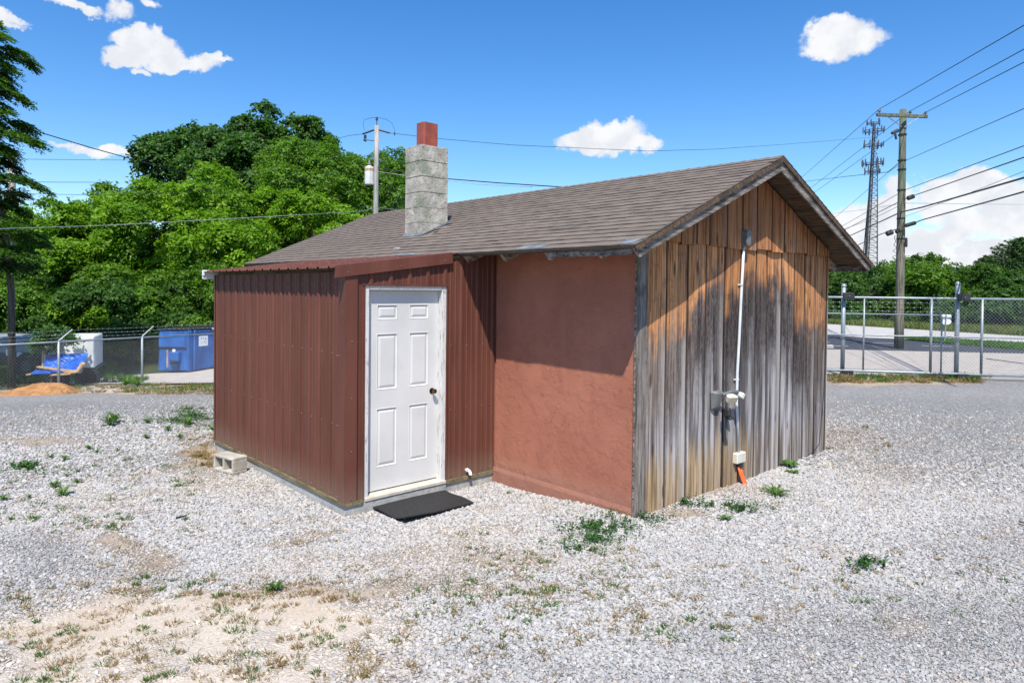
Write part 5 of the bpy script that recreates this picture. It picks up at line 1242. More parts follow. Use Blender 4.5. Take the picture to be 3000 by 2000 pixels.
def crown(rx, ry, rzz, nb, nleaf, ls, seed, m, spray=14, flat=.5, name='crown', shell=.55, skirt=0., bl=(.26, .46), aspect=.55):
    """foliage: many sprays of leaves set on and inside overlapping boughs around an uneven ellipsoid; origin at its centre"""
    g = np.random.default_rng(seed)
    d = unit(g.normal(size=(nb, 3))); d[:, 2] = np.abs(d[:, 2])*np.where(g.random(nb) < .30+skirt, -1, 1)
    rad = g.uniform(.42, .97, nb)[:, None]*np.array([[rx, ry, rzz]]); bc = d*rad; br = g.uniform(bl[0], bl[1], nb)*min(rx, rzz, ry)*1.1
    ns = nleaf//spray; pick = g.choice(nb, ns, p=br**2/np.sum(br**2)); sd = unit(g.normal(size=(ns, 3))+d[pick]*.55+np.array([0, 0, .25]))
    rr = br[pick]*(shell+(1.12-shell)*g.random(ns)**.45); sc_ = bc[pick]+sd*rr[:, None]*np.array([1, 1, .8])
    # each spray: leaves along a short drooping twig
    tw = unit(sd*np.array([1, 1, .5])+g.normal(size=(ns, 3))*.35+np.array([0, 0, -.10])); tl = ls*g.uniform(2.0, 4.2, ns)
    k = np.tile(np.linspace(-.5, .5, spray), ns); rep = np.repeat(np.arange(ns), spray); side = np.tile(np.where(np.arange(spray) % 2, 1, -1), ns)
    nrm = unit(sd*flat+np.array([0, 0, 1.0])+g.normal(size=(ns, 3))*.42)
    B = unit(np.cross(nrm, tw))
    P = sc_[rep]+tw[rep]*(k*tl[rep])[:, None]+B[rep]*(side*ls*g.uniform(.25, .8, ns*spray))[:, None]-np.array([0, 0, 1])*((k+.5)**2*tl[rep]*.30)[:, None]+g.normal(size=(ns*spray, 3))*ls*.22
    T = unit(tw[rep]*.7+B[rep]*side[:, None]*.9+g.normal(size=(ns*spray, 3))*.25); N = unit(nrm[rep]+g.normal(size=(ns*spray, 3))*.45); T = unit(T-N*np.sum(T*N, 1)[:, None])
    L_ = ls*g.uniform(.7, 1.25, ns*spray); tint = np.clip(.5+.30*g.normal(size=ns)[rep]+.2*g.normal(size=ns*spray), 0, 1)
    return leafmesh(name, P, N, T, L_, L_*aspect, tint, m), bc
def tree(name, label, cat, u, vt, vb_, w, rx, m, nleaf, ls, seed, nb=26, group=None, rzf=None, ry=None, trunk_r=.16, cache={}, **kw):
    """crown spans rows vt..vb_ at distance w; trunk goes down to the ground"""
    ctr = AT(u, (vt+vb_)/2, w); rzz = (vb_-vt)/2/1996*w*.92
    me, bc = crown(rx, ry or rx, rzz, nb, nleaf, ls, seed, m, **kw)
    gz = zg(ctr[0], ctr[1]); T = thing(name, label, cat, (ctr[0], ctr[1], gz), group)
    o = bpy.data.objects.new('crown', me); COL.objects.link(o); o.parent = T; o.location = (0, 0, float(ctr[2]-gz))
    g = random.Random(seed); mb = MB(); h = ctr[2]-gz
    p = [np.array((ctr[0]+math.sin(i*1.3+seed)*.06*i, ctr[1]+math.cos(i*1.1+seed)*.06*i, gz-.15+(h+rzz*.35+.15)*i/5)) for i in range(6)]
    mb.tube(p, [trunk_r*(1-.13*i) for i in range(6)], 8)
    for j, b in enumerate(bc[:min(len(bc), 14)]):
        a = p[2+(j % 3)]; e = ctr+b; mid = (a+e)/2+np.array((0, 0, -.15)); mb.tube([a, mid, e], [trunk_r*.42, trunk_r*.28, trunk_r*.1], 5, cap=False)
    obj('trunk', mb, M['bark'], T, smooth=True); return T
LG = 'trees behind the chain link fence'
B_, Mi, Dk = M['leafbright'], M['leafmid'], M['leafdark']
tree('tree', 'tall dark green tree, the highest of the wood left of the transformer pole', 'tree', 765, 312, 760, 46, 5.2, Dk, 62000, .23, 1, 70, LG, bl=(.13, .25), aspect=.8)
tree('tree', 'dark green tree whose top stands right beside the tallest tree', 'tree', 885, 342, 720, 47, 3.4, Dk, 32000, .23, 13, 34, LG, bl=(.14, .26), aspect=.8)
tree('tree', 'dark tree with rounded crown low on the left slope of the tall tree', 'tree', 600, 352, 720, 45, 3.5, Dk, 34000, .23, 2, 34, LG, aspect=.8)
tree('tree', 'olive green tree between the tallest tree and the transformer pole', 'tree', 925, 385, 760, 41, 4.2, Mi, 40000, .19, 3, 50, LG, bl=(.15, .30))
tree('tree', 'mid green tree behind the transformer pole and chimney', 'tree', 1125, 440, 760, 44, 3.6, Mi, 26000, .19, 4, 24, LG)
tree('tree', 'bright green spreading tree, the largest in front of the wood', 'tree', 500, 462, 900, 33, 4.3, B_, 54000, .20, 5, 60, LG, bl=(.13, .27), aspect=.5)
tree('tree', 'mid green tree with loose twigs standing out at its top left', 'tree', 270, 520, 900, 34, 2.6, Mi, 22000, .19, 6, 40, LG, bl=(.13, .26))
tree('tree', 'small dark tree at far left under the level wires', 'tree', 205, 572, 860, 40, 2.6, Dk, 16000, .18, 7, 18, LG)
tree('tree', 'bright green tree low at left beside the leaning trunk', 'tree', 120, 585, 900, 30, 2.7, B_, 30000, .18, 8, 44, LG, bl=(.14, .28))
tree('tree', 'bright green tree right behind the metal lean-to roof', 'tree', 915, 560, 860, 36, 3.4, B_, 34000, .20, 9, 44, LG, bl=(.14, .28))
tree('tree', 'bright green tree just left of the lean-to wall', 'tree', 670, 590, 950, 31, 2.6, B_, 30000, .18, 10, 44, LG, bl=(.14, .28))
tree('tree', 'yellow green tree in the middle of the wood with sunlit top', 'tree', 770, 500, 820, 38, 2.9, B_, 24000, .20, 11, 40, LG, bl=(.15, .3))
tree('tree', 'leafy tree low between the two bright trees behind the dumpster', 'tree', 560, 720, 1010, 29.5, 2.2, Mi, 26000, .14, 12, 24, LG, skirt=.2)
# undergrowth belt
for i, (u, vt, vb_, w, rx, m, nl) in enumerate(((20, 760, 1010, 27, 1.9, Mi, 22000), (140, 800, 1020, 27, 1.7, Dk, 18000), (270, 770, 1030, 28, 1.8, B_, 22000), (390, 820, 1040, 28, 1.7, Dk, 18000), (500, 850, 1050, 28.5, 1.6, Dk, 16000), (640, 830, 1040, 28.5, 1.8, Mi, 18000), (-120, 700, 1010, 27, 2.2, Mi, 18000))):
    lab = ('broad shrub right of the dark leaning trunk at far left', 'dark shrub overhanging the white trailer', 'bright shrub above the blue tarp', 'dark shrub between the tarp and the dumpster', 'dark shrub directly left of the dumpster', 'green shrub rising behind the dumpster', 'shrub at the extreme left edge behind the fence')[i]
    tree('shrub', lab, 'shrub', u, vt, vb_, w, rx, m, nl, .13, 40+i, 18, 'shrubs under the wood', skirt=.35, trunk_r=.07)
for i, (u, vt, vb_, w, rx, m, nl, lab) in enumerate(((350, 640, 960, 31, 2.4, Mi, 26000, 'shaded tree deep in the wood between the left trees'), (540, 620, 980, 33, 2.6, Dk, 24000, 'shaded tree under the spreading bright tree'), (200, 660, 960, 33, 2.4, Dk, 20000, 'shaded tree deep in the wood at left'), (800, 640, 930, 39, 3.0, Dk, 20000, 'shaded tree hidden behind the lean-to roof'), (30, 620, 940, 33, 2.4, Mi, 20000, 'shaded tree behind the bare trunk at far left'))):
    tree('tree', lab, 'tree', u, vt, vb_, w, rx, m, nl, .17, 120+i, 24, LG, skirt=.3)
ov = tree('vine_tangle', 'leafy branches hanging over the top of the white trailer', 'shrub', 150, 945, 1030, 19.5, .62, Dk, 2600, .10, 60, 10, None, trunk_r=.03)
# left edge tree with layered drooping sprays
def layered(label, u, v0, v1, w, R, seed, m, n_b, ls):
    g = np.random.default_rng(seed); ctr = AT(u, 1000, w); gz = zg(ctr[0], ctr[1]); zt, zb = AT(u, v0, w)[2], AT(u, v1, w)[2]
    T = thing('tree', label, 'tree', (ctr[0], ctr[1], gz)); P = []; N = []; Td = []; Lx = []; tn = []
    mb = MB(); base = AT(35, 1095, w); base[2] = gz-.1; tp = [base, AT(33, 850, w), AT(10, 640, w), AT(u, 400, w), AT(u-5, v0+20, w)]
    mb.tube(tp, [.105, .09, .08, .06, .02], 10)
    for b in range(n_b):
        f = (b+.5)/n_b; z = zb+(zt-zb)*f; az = b*2.399+g.uniform(-.4, .4); r = R*(1-.75*max(0, (f-.8)/.2)**1.5)*g.uniform(.55, 1.12)
        o0 = np.array((ctr[0], ctr[1], z)); dh = np.array((math.cos(az), math.sin(az), 0)); mb.tube([o0, o0+dh*r*.5+(0, 0, .22), o0+dh*r+(0, 0, .05-.10*r)], [.035*(1.2-f), .02, .006], 5, cap=False)
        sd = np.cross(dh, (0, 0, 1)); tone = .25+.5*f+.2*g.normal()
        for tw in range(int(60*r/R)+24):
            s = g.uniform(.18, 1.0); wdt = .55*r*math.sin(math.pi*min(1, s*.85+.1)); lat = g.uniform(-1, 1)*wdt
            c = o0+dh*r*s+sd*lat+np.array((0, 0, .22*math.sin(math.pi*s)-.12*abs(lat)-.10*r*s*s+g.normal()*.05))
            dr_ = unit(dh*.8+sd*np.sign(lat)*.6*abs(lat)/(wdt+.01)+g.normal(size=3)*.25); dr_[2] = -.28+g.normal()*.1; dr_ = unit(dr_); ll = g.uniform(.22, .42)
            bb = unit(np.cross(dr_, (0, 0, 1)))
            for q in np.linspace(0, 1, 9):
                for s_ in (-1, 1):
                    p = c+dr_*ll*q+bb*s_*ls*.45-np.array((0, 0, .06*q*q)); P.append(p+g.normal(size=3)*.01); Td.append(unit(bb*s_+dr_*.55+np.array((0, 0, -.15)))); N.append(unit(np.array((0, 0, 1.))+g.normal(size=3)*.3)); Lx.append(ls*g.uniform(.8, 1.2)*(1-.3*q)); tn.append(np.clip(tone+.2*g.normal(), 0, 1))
    P, N, Td = np.array(P), np.array(N), np.array(Td); Td = unit(Td-N*np.sum(Td*N, 1)[:, None]); Lx = np.array(Lx)
    me = leafmesh('crown', P-np.array((ctr[0], ctr[1], gz)), N, Td, Lx, Lx*.42, np.array(tn), m)
    o = bpy.data.objects.new('crown', me); COL.objects.link(o); o.parent = T
    obj('trunk', mb, M['bark'], T, smooth=True); return T
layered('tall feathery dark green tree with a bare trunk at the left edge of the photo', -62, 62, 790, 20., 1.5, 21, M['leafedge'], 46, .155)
# right side trees
RG = 'trees beyond the highway'
B_, Mi = M['leafmid'], M['leafright']
rt = [(2440, 790, 935, 52, 2.6, Mi, 16000, 'green tree directly behind the shed corner beyond the highway'), (2540, 800, 940, 50, 2.0, Dk, 12000, 'dark bushy tree right of the roof corner'), (2590, 762, 930, 56, 2.2, Mi, 14000, 'rounded tree below the lattice tower'),
      (2700, 758, 955, 47, 2.0, B_, 22000, 'bright green tree right of the utility pole, tallest there'), (2775, 800, 955, 49, 1.9, Mi, 14000, 'mid green tree behind the route sign'), (2860, 785, 960, 47, 2.3, Mi, 18000, 'broad green tree right of the farther gate post'), (2960, 830, 965, 44, 2.0, Dk, 14000, 'dark green tree low at the right edge'), (3080, 800, 965, 44, 2.4, Mi, 12000, 'tree just outside the right edge of the gate')]
for i, (u, vt, vb_, w, rx, m, nl, lab) in enumerate(rt): tree('tree', lab, 'tree', u, vt-22, vb_+12, w, rx*1.35, m, int(nl*1.3), .20, 70+i, 26, RG, skirt=.25)
for i, (u, w, lab) in enumerate(((2480, 47, 'dark shrub on the bank behind the nearer gate post'), (2620, 45, 'dark shrub on the bank behind the utility pole'), (2740, 43.5, 'dark shrub on the bank left of the farther gate post'), (2840, 42, 'shaded shrub on the bank right of the farther gate post'), (2940, 41, 'shaded shrub on the bank near the right edge'), (2400, 49, 'shaded shrub on the bank hidden by the shed corner'), (3040, 40, 'shaded shrub on the bank at the right edge'))):
    tree('shrub', lab, 'shrub', u, 865, 962+(u-2400)*.01, w, 1.9, (Dk, Mi)[i % 2], 9000, .16, 90+i, 14, 'shrubs on the highway bank', skirt=.4, trunk_r=.06)
for i, (u, vt, w, rx, m, lab) in enumerate(((2500, 775, 62, 4.2, Mi, 'broad tree filling the gap behind the gate at the roof corner'), (2640, 790, 64, 4.0, Dk, 'dark tree behind the rounded tree below the tower'), (2800, 805, 60, 3.6, Mi, 'green tree behind the small street lamp'), (2920, 800, 60, 3.8, Dk, 'dark broad tree between the conifers and the lamp'))):
    tree('tree', lab, 'tree', u, vt, 950, w, rx, m, 16000, .24, 160+i, 24, RG, skirt=.3)
# bare leaning snag
b0 = AT(2735, 850, 46.5); sn = thing('bare_branch', 'bare twiggy branch leaning out above the bright green tree at right', 'branch', b0)
obj('limb', MB().tube([AT(2770, 870, 46.5), AT(2752, 810, 46.5), AT(2738, 775, 46.5), AT(2722, 752, 46.4)], [.10, .07, .05, .02], 6).tube([AT(2745, 795, 46.5), AT(2700, 757, 46.3), AT(2680, 752, 46.2)], [.05, .03, .015], 5), M['bark'], sn)
g_ = np.random.default_rng(3); cl_ = [(2680, 752, 9), (2692, 756, 6), (2724, 748, 10), (2735, 757, 8), (2716, 765, 8), (2745, 772, 9), (2758, 790, 9)]; P = np.array([AT(c[0]+g_.normal()*c[2]*.5, c[1]+g_.normal()*c[2]*.4, 46.3+g_.normal()*.2) for c in cl_ for _ in range(70)])
N = unit(g_.normal(size=P.shape)+(0, 0, 1.)); Td = unit(np.cross(N, g_.normal(size=P.shape))); ob_ = leafmesh('foliage', P-b0, N, Td, np.full(len(P), .2), np.full(len(P), .13), g_.random(len(P)), Mi); o = bpy.data.objects.new('foliage', ob_); COL.objects.link(o); o.parent = sn
p0 = AT(2776, 842, 60); sl_ = thing('street_lamp', 'small distant street lamp rising above the trees at right', 'street lamp', p0)
obj('mast', MB().tube([AT(2776, 950, 60), AT(2776, 778, 60)], .09, 6), M['palewire'], sl_); obj('lamp_arm', MB().tube([AT(2776, 779, 60), AT(2786, 783, 60)], .05, 5), M['palewire'], sl_)
# conifers at the right
def conifer(label, u, vt, w, R, seed, nb=120):
    g = np.random.default_rng(seed); c = AT(u, 900, w); gz = 0.; zt = AT(u, vt, w)[2]; T = thing('conifer', label, 'pine tree', (c[0], c[1], gz), 'conifers at the right edge'); mb = MB().tube([(c[0], c[1], 0), (c[0], c[1], zt*.95)], [.2, .03], 8)
    P = []; N = []; Td = []; L_ = []; tn = []
    for b in range(nb):
        f = (b+.5)/nb; z = zt*(.12+.88*f); az = b*2.399; r = R*(1-f)**.62*g.uniform(.75, 1.15)+.15; dh = np.array((math.cos(az), math.sin(az), 0)); o0 = np.array((c[0], c[1], z)); mb.tube([o0, o0+dh*r+(0, 0, .18*r)], [.04, .008], 4, cap=False); sd = np.cross(dh, (0, 0, 1)); tone = g.uniform(.2, .8)
        n = int(150*r/R)+20
        s = g.uniform(.15, 1.05, n); lat = g.normal(size=n)*.22*r*(1.1-s); q = o0+dh*(r*s)[:, None]+sd*lat[:, None]+np.array((0, 0, 1.))*(.18*r*s*s+g.normal(size=n)*.06)[:, None]
        P.append(q); N.append(unit(g.normal(size=(n, 3))*.5+(0, 0, 1.))); Td.append(unit(dh+sd*np.sign(lat)[:, None]*.7+g.normal(size=(n, 3))*.3+(0, 0, .25))); L_.append(g.uniform(.18, .34, n)); tn.append(np.clip(tone+.2*g.normal(size=n), 0, 1))
    P, N, Td, L_, tn = map(np.concatenate, (P, N, Td, L_, tn)); Td = unit(Td-N*np.sum(Td*N, 1)[:, None])
    me = leafmesh('crown', P-np.array((c[0], c[1], 0)), N, Td, L_, L_*.3, tn, M['needles']); o = bpy.data.objects.new('crown', me); COL.objects.link(o); o.parent = T; obj('trunk', mb, M['bark'], T)
conifer('dark layered conifer, its left limbs reaching into the sky at the right edge', 2985, 700, 50, 4.3, 31, 190); conifer('smaller dark conifer left of the big conifer at right', 2890, 752, 54, 2.6, 32, 120); conifer('dark conifer mostly outside the right edge', 3100, 690, 52, 2.8, 33, 110)
# far wooded ridge
hv = []; R_ = 420
for i in range(121):
    a = YAW-1.6+3.2*i/120; d = np.array((-math.sin(a), math.cos(a))); h = 3+7*float(fbm(i*.35, 2., .5, 4)); hv += [(CAM[0]+d[0]*R_, CAM[1]+d[1]*R_, -3), (CAM[0]+d[0]*R_, CAM[1]+d[1]*R_, h), (CAM[0]+d[0]*(R_+160), CAM[1]+d[1]*(R_+160), h+3+6*float(fbm(i*.5, 9., .5))), (CAM[0]+d[0]*(R_+300), CAM[1]+d[1]*(R_+300), -3)]
obj('hills', MB().add(hv, [(i*4+k, (i+1)*4+k, (i+1)*4+k+1, i*4+k+1) for i in range(120) for k in range(3)]), m_field('far_wood', [(.012, .035, .014), (.03, .07, .025), (.05, .09, .035)], .25), None, label='low wooded ridge on the horizon', kind='structure')

# ------------------------------------------------------------------ gravel stones
def inshed(x, y):
    a = (x > -L-.05) & (x < .02) & (y > -.03) & (y < WD+.05); b = (x > AX0-.03) & (x < AX1+.06) & (y > AY-.04) & (y < .1); return a | b
def stones():
    g = np.random.default_rng(12); out = []
    for (r0, r1, dens, sz) in ((3.0, 6.0, 5600, .0078), (6.0, 9.0, 3800, .0094), (9.0, 16., 1100, .0130)):
        n = int(dens*(r1*r1-r0*r0)*.5*1.76); rr = np.sqrt(g.uniform(r0*r0, r1*r1, n)); a = YAW+g.uniform(-.92, .84, n)
        out.append((CAM[0]-np.sin(a)*rr, CAM[1]+np.cos(a)*rr, np.full(n, sz)))
    x, y, s = (np.concatenate(q) for q in zip(*out)); ok = ~inshed(x, y) & lot(x, y)
    rr = np.hypot(x-CAM[0], y-CAM[1]); ok &= g.random(len(x)) > sstep(10., 16., rr)
    x, y, s = x[ok], y[ok], s[ok]; c = gcol(x, y)
    # on sand and earth the stones thin out
    lum = c.mean(1); warm = c[:, 0]-c[:, 2]; keep = g.random(len(x)) < 1-np.clip((warm-.06)*16, 0, .95)
    # mat footprint
    mt = np.array([q[:2] for q in c4]); inside = np.ones(len(x), bool); sgn = None
    for i in range(4):
        a, b = mt[i], mt[(i+1) % 4]; cr = (b[0]-a[0])*(y-a[1])-(b[1]-a[1])*(x-a[0]); inside &= (cr > 0) if i == 0 and False else True
        sgn = cr if sgn is None else sgn; inside &= (np.sign(cr) == np.sign((b[0]-a[0])*(mt.mean(0)[1]-a[1])-(b[1]-a[1])*(mt.mean(0)[0]-a[0])))
    keep &= ~inside
    x, y, s, c = x[keep], y[keep], s[keep], c[keep]; n = len(x)
    fine = np.clip((.365-c.mean(1))*9, 0, 1)
    s = s*np.minimum(g.lognormal(0, .36, n), 1.7)*(1-.34*fine)
    z = zf(x, y)+s*.22
    j = g.normal(size=n); k = g.random(n); col = c*(1+.12*j)[:, None]
    col = np.where((k < .03)[:, None], np.array([.44, .35, .25])*(1+.1*j)[:, None], col); col = np.where(((k > .05) & (k < .13))[:, None], np.array([.27, .275, .285])*(1+.15*j)[:, None], col); col = np.where((k > .93)[:, None], np.array([.47, .465, .45]), col); col = np.where(((k > .17) & (k < .22))[:, None], c*np.array([1.08, .97, .86]), col)
    col = np.clip(col, .04, .80)
    me = bpy.data.meshes.new('gravel'); me.vertices.add(n); me.vertices.foreach_set('co', np.stack([x, y, z], 1).ravel().astype(np.float32))
    def at(nm, ty, key, v): a = me.attributes.new(nm, ty, 'POINT'); a.data.foreach_set(key, np.ascontiguousarray(v, dtype=np.int32 if ty == 'INT' else np.float32).ravel())
    at('scol', 'FLOAT_COLOR', 'color', np.concatenate([col, np.ones((n, 1))], 1))
    at('srot', 'FLOAT_VECTOR', 'vector', np.stack([g.normal(size=n)*.45, g.normal(size=n)*.45, g.uniform(0, 6.28, n)], 1))
    at('sscl', 'FLOAT_VECTOR', 'vector', np.stack([s*g.uniform(.9, 1.4, n), s*g.uniform(.75, 1.1, n), s*g.uniform(.35, .68, n)], 1))
    at('sidx', 'INT', 'value', g.integers(0, 5, n))
    ob = bpy.data.objects.new('gravel', me); COL.objects.link(ob); settags(ob, 'loose white and grey crushed stone covering the lot', 'gravel', kind='stuff')
    ng = bpy.data.node_groups.new('stone_scatter', 'GeometryNodeTree'); ng.interface.new_socket('Geometry', in_out='INPUT', socket_type='NodeSocketGeometry'); ng.interface.new_socket('Geometry', in_out='OUTPUT', socket_type='NodeSocketGeometry')
    N = ng.nodes; Lk = ng.links; gi = N.new('NodeGroupInput'); go = N.new('NodeGroupOutput'); jn = N.new('GeometryNodeJoinGeometry')
    for k in range(5):
        ic = N.new('GeometryNodeMeshIcoSphere'); ic.inputs['Subdivisions'].default_value = 2; ic.inputs['Radius'].default_value = 1.
        sp_ = N.new('GeometryNodeSetPosition'); nz = N.new('ShaderNodeTexVoronoi'); nz.feature = 'F1'; nz.inputs['Scale'].default_value = .75; ps = N.new('GeometryNodeInputPosition')
        ad = N.new('ShaderNodeVectorMath'); ad.operation = 'ADD'; ad.inputs[1].default_value = (k*7.3, k*3.1, k*5.7); Lk.new(ps.outputs[0], ad.inputs[0]); Lk.new(ad.outputs[0], nz.inputs['Vector'])
        mp = N.new('ShaderNodeMapRange'); mp.inputs[1].default_value = .1; mp.inputs[2].default_value = .9; mp.inputs[3].default_value = -.30; mp.inputs[4].default_value = .22; Lk.new(nz.outputs['Distance'], mp.inputs[0])
        ml = N.new('ShaderNodeVectorMath'); ml.operation = 'SCALE'; Lk.new(ps.outputs[0], ml.inputs[0]); Lk.new(mp.outputs[0], ml.inputs['Scale']); Lk.new(ic.outputs['Mesh'], sp_.inputs['Geometry']); Lk.new(ml.outputs[0], sp_.inputs['Offset'])
        ss = N.new('GeometryNodeSetShadeSmooth'); ss.inputs['Shade Smooth'].default_value = False; Lk.new(sp_.outputs[0], ss.inputs[0])
        sm = N.new('GeometryNodeSetMaterial'); sm.inputs['Material'].default_value = M['stone']; Lk.new(ss.outputs[0], sm.inputs[0]); gt = N.new('GeometryNodeGeometryToInstance'); Lk.new(sm.outputs[0], gt.inputs[0]); Lk.new(gt.outputs[0], jn.inputs[0])
    mp_ = N.new('GeometryNodeMeshToPoints'); Lk.new(gi.outputs[0], mp_.inputs[0])
    io = N.new('GeometryNodeInstanceOnPoints'); Lk.new(mp_.outputs[0], io.inputs['Points']); Lk.new(jn.outputs[0], io.inputs['Instance']); io.inputs['Pick Instance'].default_value = True
    def na(nm, ty): a = N.new('GeometryNodeInputNamedAttribute'); a.data_type = ty; a.inputs[0].default_value = nm; return a.outputs[0]
    Lk.new(na('sidx', 'INT'), io.inputs['Instance Index']); Lk.new(na('sscl', 'FLOAT_VECTOR'), io.inputs['Scale'])
    er = N.new('FunctionNodeEulerToRotation'); Lk.new(na('srot', 'FLOAT_VECTOR'), er.inputs[0]); Lk.new(er.outputs[0], io.inputs['Rotation']); Lk.new(io.outputs[0], go.inputs[0])
    md = ob.modifiers.new('scatter', 'NODES'); md.node_group = ng; me.materials.append(M['stone'])
    return n
print('stones', stones())

# ------------------------------------------------------------------ weeds and grass
def blades(centres, R, n, h, w, m, seed, name, lean=.5, aniso=None):
    """upright or sprawling narrow blades round each centre"""
    g = np.random.default_rng(seed); P = []; N = []; T = []; L_ = []
    for (c, r, k, hh) in centres:
        a = g.uniform(0, 6.283, k); q = r*np.sqrt(g.random(k)); x = c[0]+np.cos(a)*q; y = c[1]+np.sin(a)*q; z = zf(x, y)
        l0 = hh*.95; d = unit(np.stack([np.cos(a)*lean+g.normal(size=k)*.4, np.sin(a)*lean+g.normal(size=k)*.4, np.abs(g.normal(size=k))*.4+.55], 1)); l = l0*g.uniform(.5, 1.2, k)
        P.append(np.stack([x, y, z], 1)+d*l[:, None]*.5); T.append(d); N.append(unit(np.cross(d, g.normal(size=(k, 3))))); L_.append(l)
    P, N, T, L_ = map(np.concatenate, (P, N, T, L_)); return leafmesh(name, P, N, T, L_, L_*w, g.random(len(P)), m, fold=.1)
def stuffobj(name, me, label, cat):
    o = bpy.data.objects.new(name, me); COL.objects.link(o); return settags(o, label, cat, kind='stuff')
gg = random.Random(2)
def scatter(rects, seed):
    r = random.Random(seed); out = []
    for (u0, u1, v0, v1, n, rr, k, h) in rects:
        for _ in range(n):
            p = gp(r.uniform(u0, u1), r.uniform(v0, v1))
            if inshed(np.array(p[0]), np.array(p[1])): continue
            out.append((p[:2], rr*1.3*r.uniform(.4, 1.4), max(6, int(2.1*k*r.uniform(.4, 1.5))), h*r.uniform(.6, 1.3)))
    return out
dry = scatter([(0, 1100, 1700, 2000, 230, .035, 16, .035), (350, 1000, 1690, 1760, 60, .04, 18, .035), (1000, 1600, 1650, 1790, 75, .035, 18, .03), (1300, 2050, 1720, 1900, 55, .022, 14, .035), (540, 700, 1255, 1360, 60, .05, 18, .05), (250, 480, 1540, 1680, 36, .05, 16, .03), (700, 1000, 1480, 1600, 30, .04, 18, .035), (0, 640, 1125, 1155, 110, .12, 22, .09), (2410, 2880, 1100, 1122, 130, .10, 26, .10), (2000, 2350, 1440, 1500, 20, .03, 14, .03), (2400, 2600, 1240, 1330, 24, .05, 16, .05), (0, 600, 1230, 1330, 26, .05, 12, .03), (2300, 2900, 1620, 1700, 14, .025, 16, .04), (1500, 2000, 1630, 1710, 22, .03, 12, .03), (1420, 1760, 1400, 1480, 30, .03, 12, .03), (1350, 1900, 1600, 1760, 120, .028, 14, .03), (1700, 2350, 1650, 1850, 70, .018, 12, .032), (1100, 1700, 1780, 2000, 80, .022, 12, .03), (2300, 2900, 1550, 1750, 30, .02, 12, .03), (0, 600, 1400, 1560, 60, .035, 14, .035), (0, 640, 1240, 1420, 60, .03, 12, .035), (540, 640, 1330, 1370, 14, .06, 30, .06)], 5)
stuffobj('dry_grass', blades(dry, 0, 0, 0, .13, M['drygrass'], 4, 'dry_grass', lean=.9), 'patches of dry brown grass and moss between the stones', 'dry grass')
grn = scatter([(0, 1100, 1720, 2000, 80, .025, 14, .035), (350, 800, 1690, 1750, 22, .022, 14, .04), (1400, 1760, 1420, 1500, 16, .03, 14, .03), (0, 640, 1126, 1150, 50, .08, 14, .08), (380, 640, 1126, 1150, 60, .10, 18, .08), (2430, 2880, 1098, 1120, 70, .08, 22, .12), (1200, 1650, 1700, 1800, 26, .03, 14, .035), (2450, 3000, 1650, 1830, 26, .02, 12, .035), (1850, 2300, 1780, 1880, 16, .02, 14, .04), (500, 640, 1190, 1260, 40, .06, 20, .05), (150, 620, 1330, 1430, 24, .03, 14, .05), (0, 380, 1480, 1560, 18, .03, 12, .05), (1350, 1850, 1560, 1760, 70, .02, 14, .035), (1100, 2100, 1700, 1900, 60, .018, 12, .03), (0, 600, 1340, 1560, 50, .022, 12, .04), (0, 200, 1108, 1122, 24, .1, 26, .25), (250, 420, 1108, 1125, 20, .1, 26, .22)], 6)
stuffobj('weeds', blades(grn, 0, 0, 0, .14, M['weed'], 7, 'weeds', lean=.7), 'small green grass sprigs scattered over the lot', 'weeds')
# creeping clover-like plants: small round leaves
def creeper(label, rects, seed, ls=.019, cat='creeping weed'):
    g = np.random.default_rng(seed); P = []
    for (u, v, ru, rv, n) in rects:
        for _ in range(int(n*1.0)):
            a = g.uniform(0, 6.28); q = abs(g.normal())*.9; p = gp(u+math.cos(a)*q*ru, v+math.sin(a)*q*rv)
            if vnoise(p[0], p[1], 16.) < .46: continue
            if inshed(np.array(p[0]), np.array(p[1])): continue
            P.append((p[0], p[1], p[2]+abs(g.normal())*.022+.022))
    P = np.array(P); n = len(P); N = unit(g.normal(size=(n, 3))*.45+(0, 0, 1.)); T = unit(np.cross(N, g.normal(size=(n, 3)))); l = ls*g.uniform(.7, 1.5, n)
    o0 = P.mean(0); me = leafmesh('creeping_weed', P-o0, N, T, l, l*.8, g.random(n), M['weeddark']); o = bpy.data.objects.new('creeping_weed', me); o.location = tuple(o0); COL.objects.link(o); settags(o, label, cat)
creeper('dark green creeping weed on the gravel at the foot of the near shed corner', [(1760, 1550, 85, 22, 1700), (1870, 1525, 70, 16, 800), (1740, 1585, 60, 14, 500), (1860, 1510, 90, 8, 300)], 1)
creeper('dark creeping weed strip below the plank gable', [(2110, 1485, 85, 10, 800), (2180, 1498, 60, 9, 600)], 2)
creeper('isolated dark creeping weed patch on open gravel at right', [(2535, 1656, 40, 14, 700), (2590, 1668, 30, 8, 250)], 3)
creeper('small creeping weed mat in front of the near corner, below the big one', [(1700, 1617, 50, 9, 500)], 4)
creeper('dark low weed mat on the gravel beyond the lean-to at left', [(570, 1222, 70, 16, 900), (500, 1236, 60, 8, 300)], 5, .03)
creeper('dark leafy patch on the gravel at the left edge', [(80, 1372, 42, 10, 700)], 6, .03)
creeper('leafy brownish weed growing up against the foot of the planks', [(2000, 1478, 60, 8, 400), (1990, 1462, 50, 10, 160)], 7)
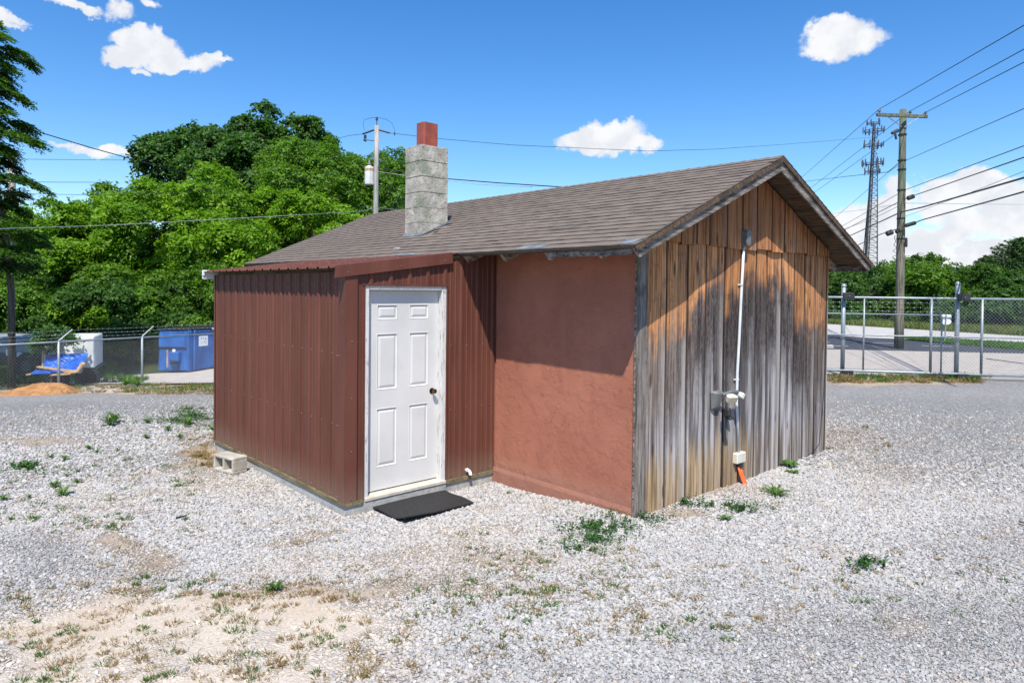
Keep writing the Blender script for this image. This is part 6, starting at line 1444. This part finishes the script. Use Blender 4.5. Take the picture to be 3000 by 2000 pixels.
# individual plants: rosettes of strap leaves
def rosette(label, u, v, n, l, w, seed, m='weed', up=.5, group=None, wob=1.):
    g = np.random.default_rng(seed); c = gp(u, v); mb_v = []; fs = []; tn = []
    for i in range(n):
        a = i*2.399+g.uniform(-.3, .3); d = np.array((math.cos(a), math.sin(a), 0)); s = np.array((-d[1], d[0], 0)); L_ = l*g.uniform(.6, 1.15); e = up*g.uniform(.5, 1.5); base = len(mb_v)
        for k in range(5):
            f = k/4; p = c+d*L_*f*(1-.15*f)+np.array((0, 0, L_*(e*f-.75*e*f*f)+.008)); ww = w*L_*math.sin(math.pi*(.12+.86*f)); mb_v += [p-s*ww/2+(0, 0, ww*.2), p, p+s*ww/2+(0, 0, ww*.2)]
        tt = np.clip(.5+.25*g.normal(), 0, 1); tn += [tt]*15
        for k in range(4):
            b = base+k*3; fs += [(b, b+1, b+4, b+3), (b+1, b+2, b+5, b+4)]
    mb = MB().add(mb_v, fs); o = solo('weed', mb, M[m], c, label, 'weed', group)
    at = o.data.attributes.new('tint', 'FLOAT', 'POINT'); at.data.foreach_set('value', tn); return o
rosette('large tuft of arching strap leaves on the gravel near the foot of the orange conduit', 2272, 1450, 46, .20, .085, 1, up=.75)
rosette('small two-leaved bright plant below the plank gable', 2126, 1522, 6, .10, .36, 2, up=.7)
rosette('broad-leaved plant growing against the planks near the far corner', 2312, 1368, 14, .14, .38, 3, up=1.0)
rosette('broad leaf plant just below the one at the planks', 2322, 1385, 6, .10, .5, 4, up=.35)
rosette('bright green sprig low on the gravel between the sand patch and the doormat', 806, 1728, 22, .085, .22, 5, up=1.3)
WL_ = [(432, 1236, .16, 'leafy weed left of the lean-to, close to the dark mat', 30), (550, 1240, .20, 'tallest bright weed next to the far end of the lean-to', 34), (492, 1258, .15, 'bushy weed in the middle of the group left of the lean-to', 26), (525, 1280, .14, 'spreading weed nearest the cinder block', 24),
       (620, 1256, .13, 'flat weed touching the lean-to corner', 22), (428, 1280, .13, 'upright weed at the lower end of the group left of the lean-to', 20), (262, 1315, .13, 'bushy weed in the middle of the left gravel', 26), (285, 1323, .12, 'low dark weed right beside the bushy one on the left gravel', 20), (345, 1318, .10, 'small weed right of the bushy pair on the left gravel', 14),
       (150, 1338, .12, 'light green weed above the dark leafy patch', 18), (190, 1345, .12, 'low spreading weed right of the light green one', 20), (80, 1368, .15, 'bright clump standing in the dark leafy patch at left', 28), (228, 1380, .09, 'little sprig on the left gravel, upper of a diagonal pair', 14), (196, 1393, .10, 'little sprig on the left gravel, lower of a diagonal pair', 16),
       (160, 1425, .13, 'round feathery weed on the left gravel', 28), (186, 1448, .15, 'largest feathery weed on the left gravel, casting a small shadow', 32), (226, 1412, .11, 'narrow upright weed right of the feathery pair', 18), (10, 1463, .13, 'dark weed at the very left edge', 22), (86, 1455, .08, 'tiny weed between the left edge and the feathery pair', 12), (126, 1388, .08, 'tiny weed right below the dark leafy patch', 12), (320, 1390, .07, 'tiny weed alone on the open left gravel', 12), (30, 1520, .08, 'small weed low at the left edge beside a brown stain', 12)]
for i, (u, v, l, lab, n) in enumerate(WL_): rosette(lab, u, v+4, n, l*.72, .17, 100+i, up=1.5, group='weeds on the left gravel')
for i, (u, v, lab) in enumerate(((335, 1232, 'thin upright seedling on the left gravel, right of two'), (318, 1240, 'thin upright seedling on the left gravel, left of two'), (402, 1128, 'taller weed in front of the right fence post'), (368, 1126, 'weed at the fence line left of the right post'), (135, 1112, 'yellowish bush at the fence behind the sand pile'), (248, 1112, 'pale green bush at the fence right of the left post'))):
    rosette(lab, u, v+6, 26, .18 if v > 1200 else .22, .16, 140+i, up=2.0, group=None)
# tall grass on the bank and island
def strip_blades(name, label, lo, hi, zc, n, h, m, seed, u0=2380, u1=3060):
    g = np.random.default_rng(seed); uu = g.uniform(u0, u1, n); ff = g.random(n); P = []
    for u, f in zip(uu, ff):
        v = (lo[0]+(lo[1]-lo[0])*(u-2411)/589)*(1-f)+(hi[0]+(hi[1]-hi[0])*(u-2411)/589)*f; P.append(pl(u, v, 2, zc))
    P = np.array(P); d = unit(g.normal(size=(n, 3))*.3+(0, 0, 1.)); l = h*g.uniform(.5, 1.3, n); N = unit(np.cross(d, g.normal(size=(n, 3)))); stuffobj(name, leafmesh(name, P+d*l[:, None]*.45, N, d, l, l*.16, np.clip(g.random(n)*.7+.3*ff, 0, 1), m), label, 'grass')
strip_blades('bank_grass', 'tall yellow green grass on the highway bank', (947, 983), (928, 948), .02, 26000, .30, M['vergegrass'], 5)
g = np.random.default_rng(8); tri = [(2630, 987), (2885, 1002), (3010, 1008), (3060, 1030), (2885, 1016), (2660, 992)]
uu = g.uniform(2630, 3060, 9000); top_ = np.interp(uu, [2630, 2885, 3060], [987, 1001, 1010]); bot_ = np.interp(uu, [2630, 2885, 3060], [989, 1016, 1031]); vv = top_+(bot_-top_)*g.random(9000)
P = np.array([pl(u, v, 2, .03) for u, v in zip(uu, vv)]); d = unit(g.normal(size=P.shape)*.35+(0, 0, 1.)); l = .12*g.uniform(.5, 1.3, 9000); stuffobj('island_grass', leafmesh('island_grass', P+d*l[:, None]*.45, unit(np.cross(d, g.normal(size=P.shape))), d, l, l*.22, g.random(9000), M['lawn']), 'short bright grass on the island between asphalt and highway', 'grass')
# undergrowth grass beyond the left fence
g = np.random.default_rng(18); n = 8000; uu = g.uniform(-60, 340, n); vv = g.uniform(1065, 1102, n); P = np.array([gp(u, v) for u, v in zip(uu, vv)]); d = unit(g.normal(size=P.shape)*.4+(0, 0, 1.)); l = .16*g.uniform(.4, 1.4, n)
stuffobj('undergrowth', leafmesh('undergrowth', P+d*l[:, None]*.45, unit(np.cross(d, g.normal(size=P.shape))), d, l, l*.2, g.random(n), M['weed']), 'rough grass under the trees behind the left fence', 'grass')
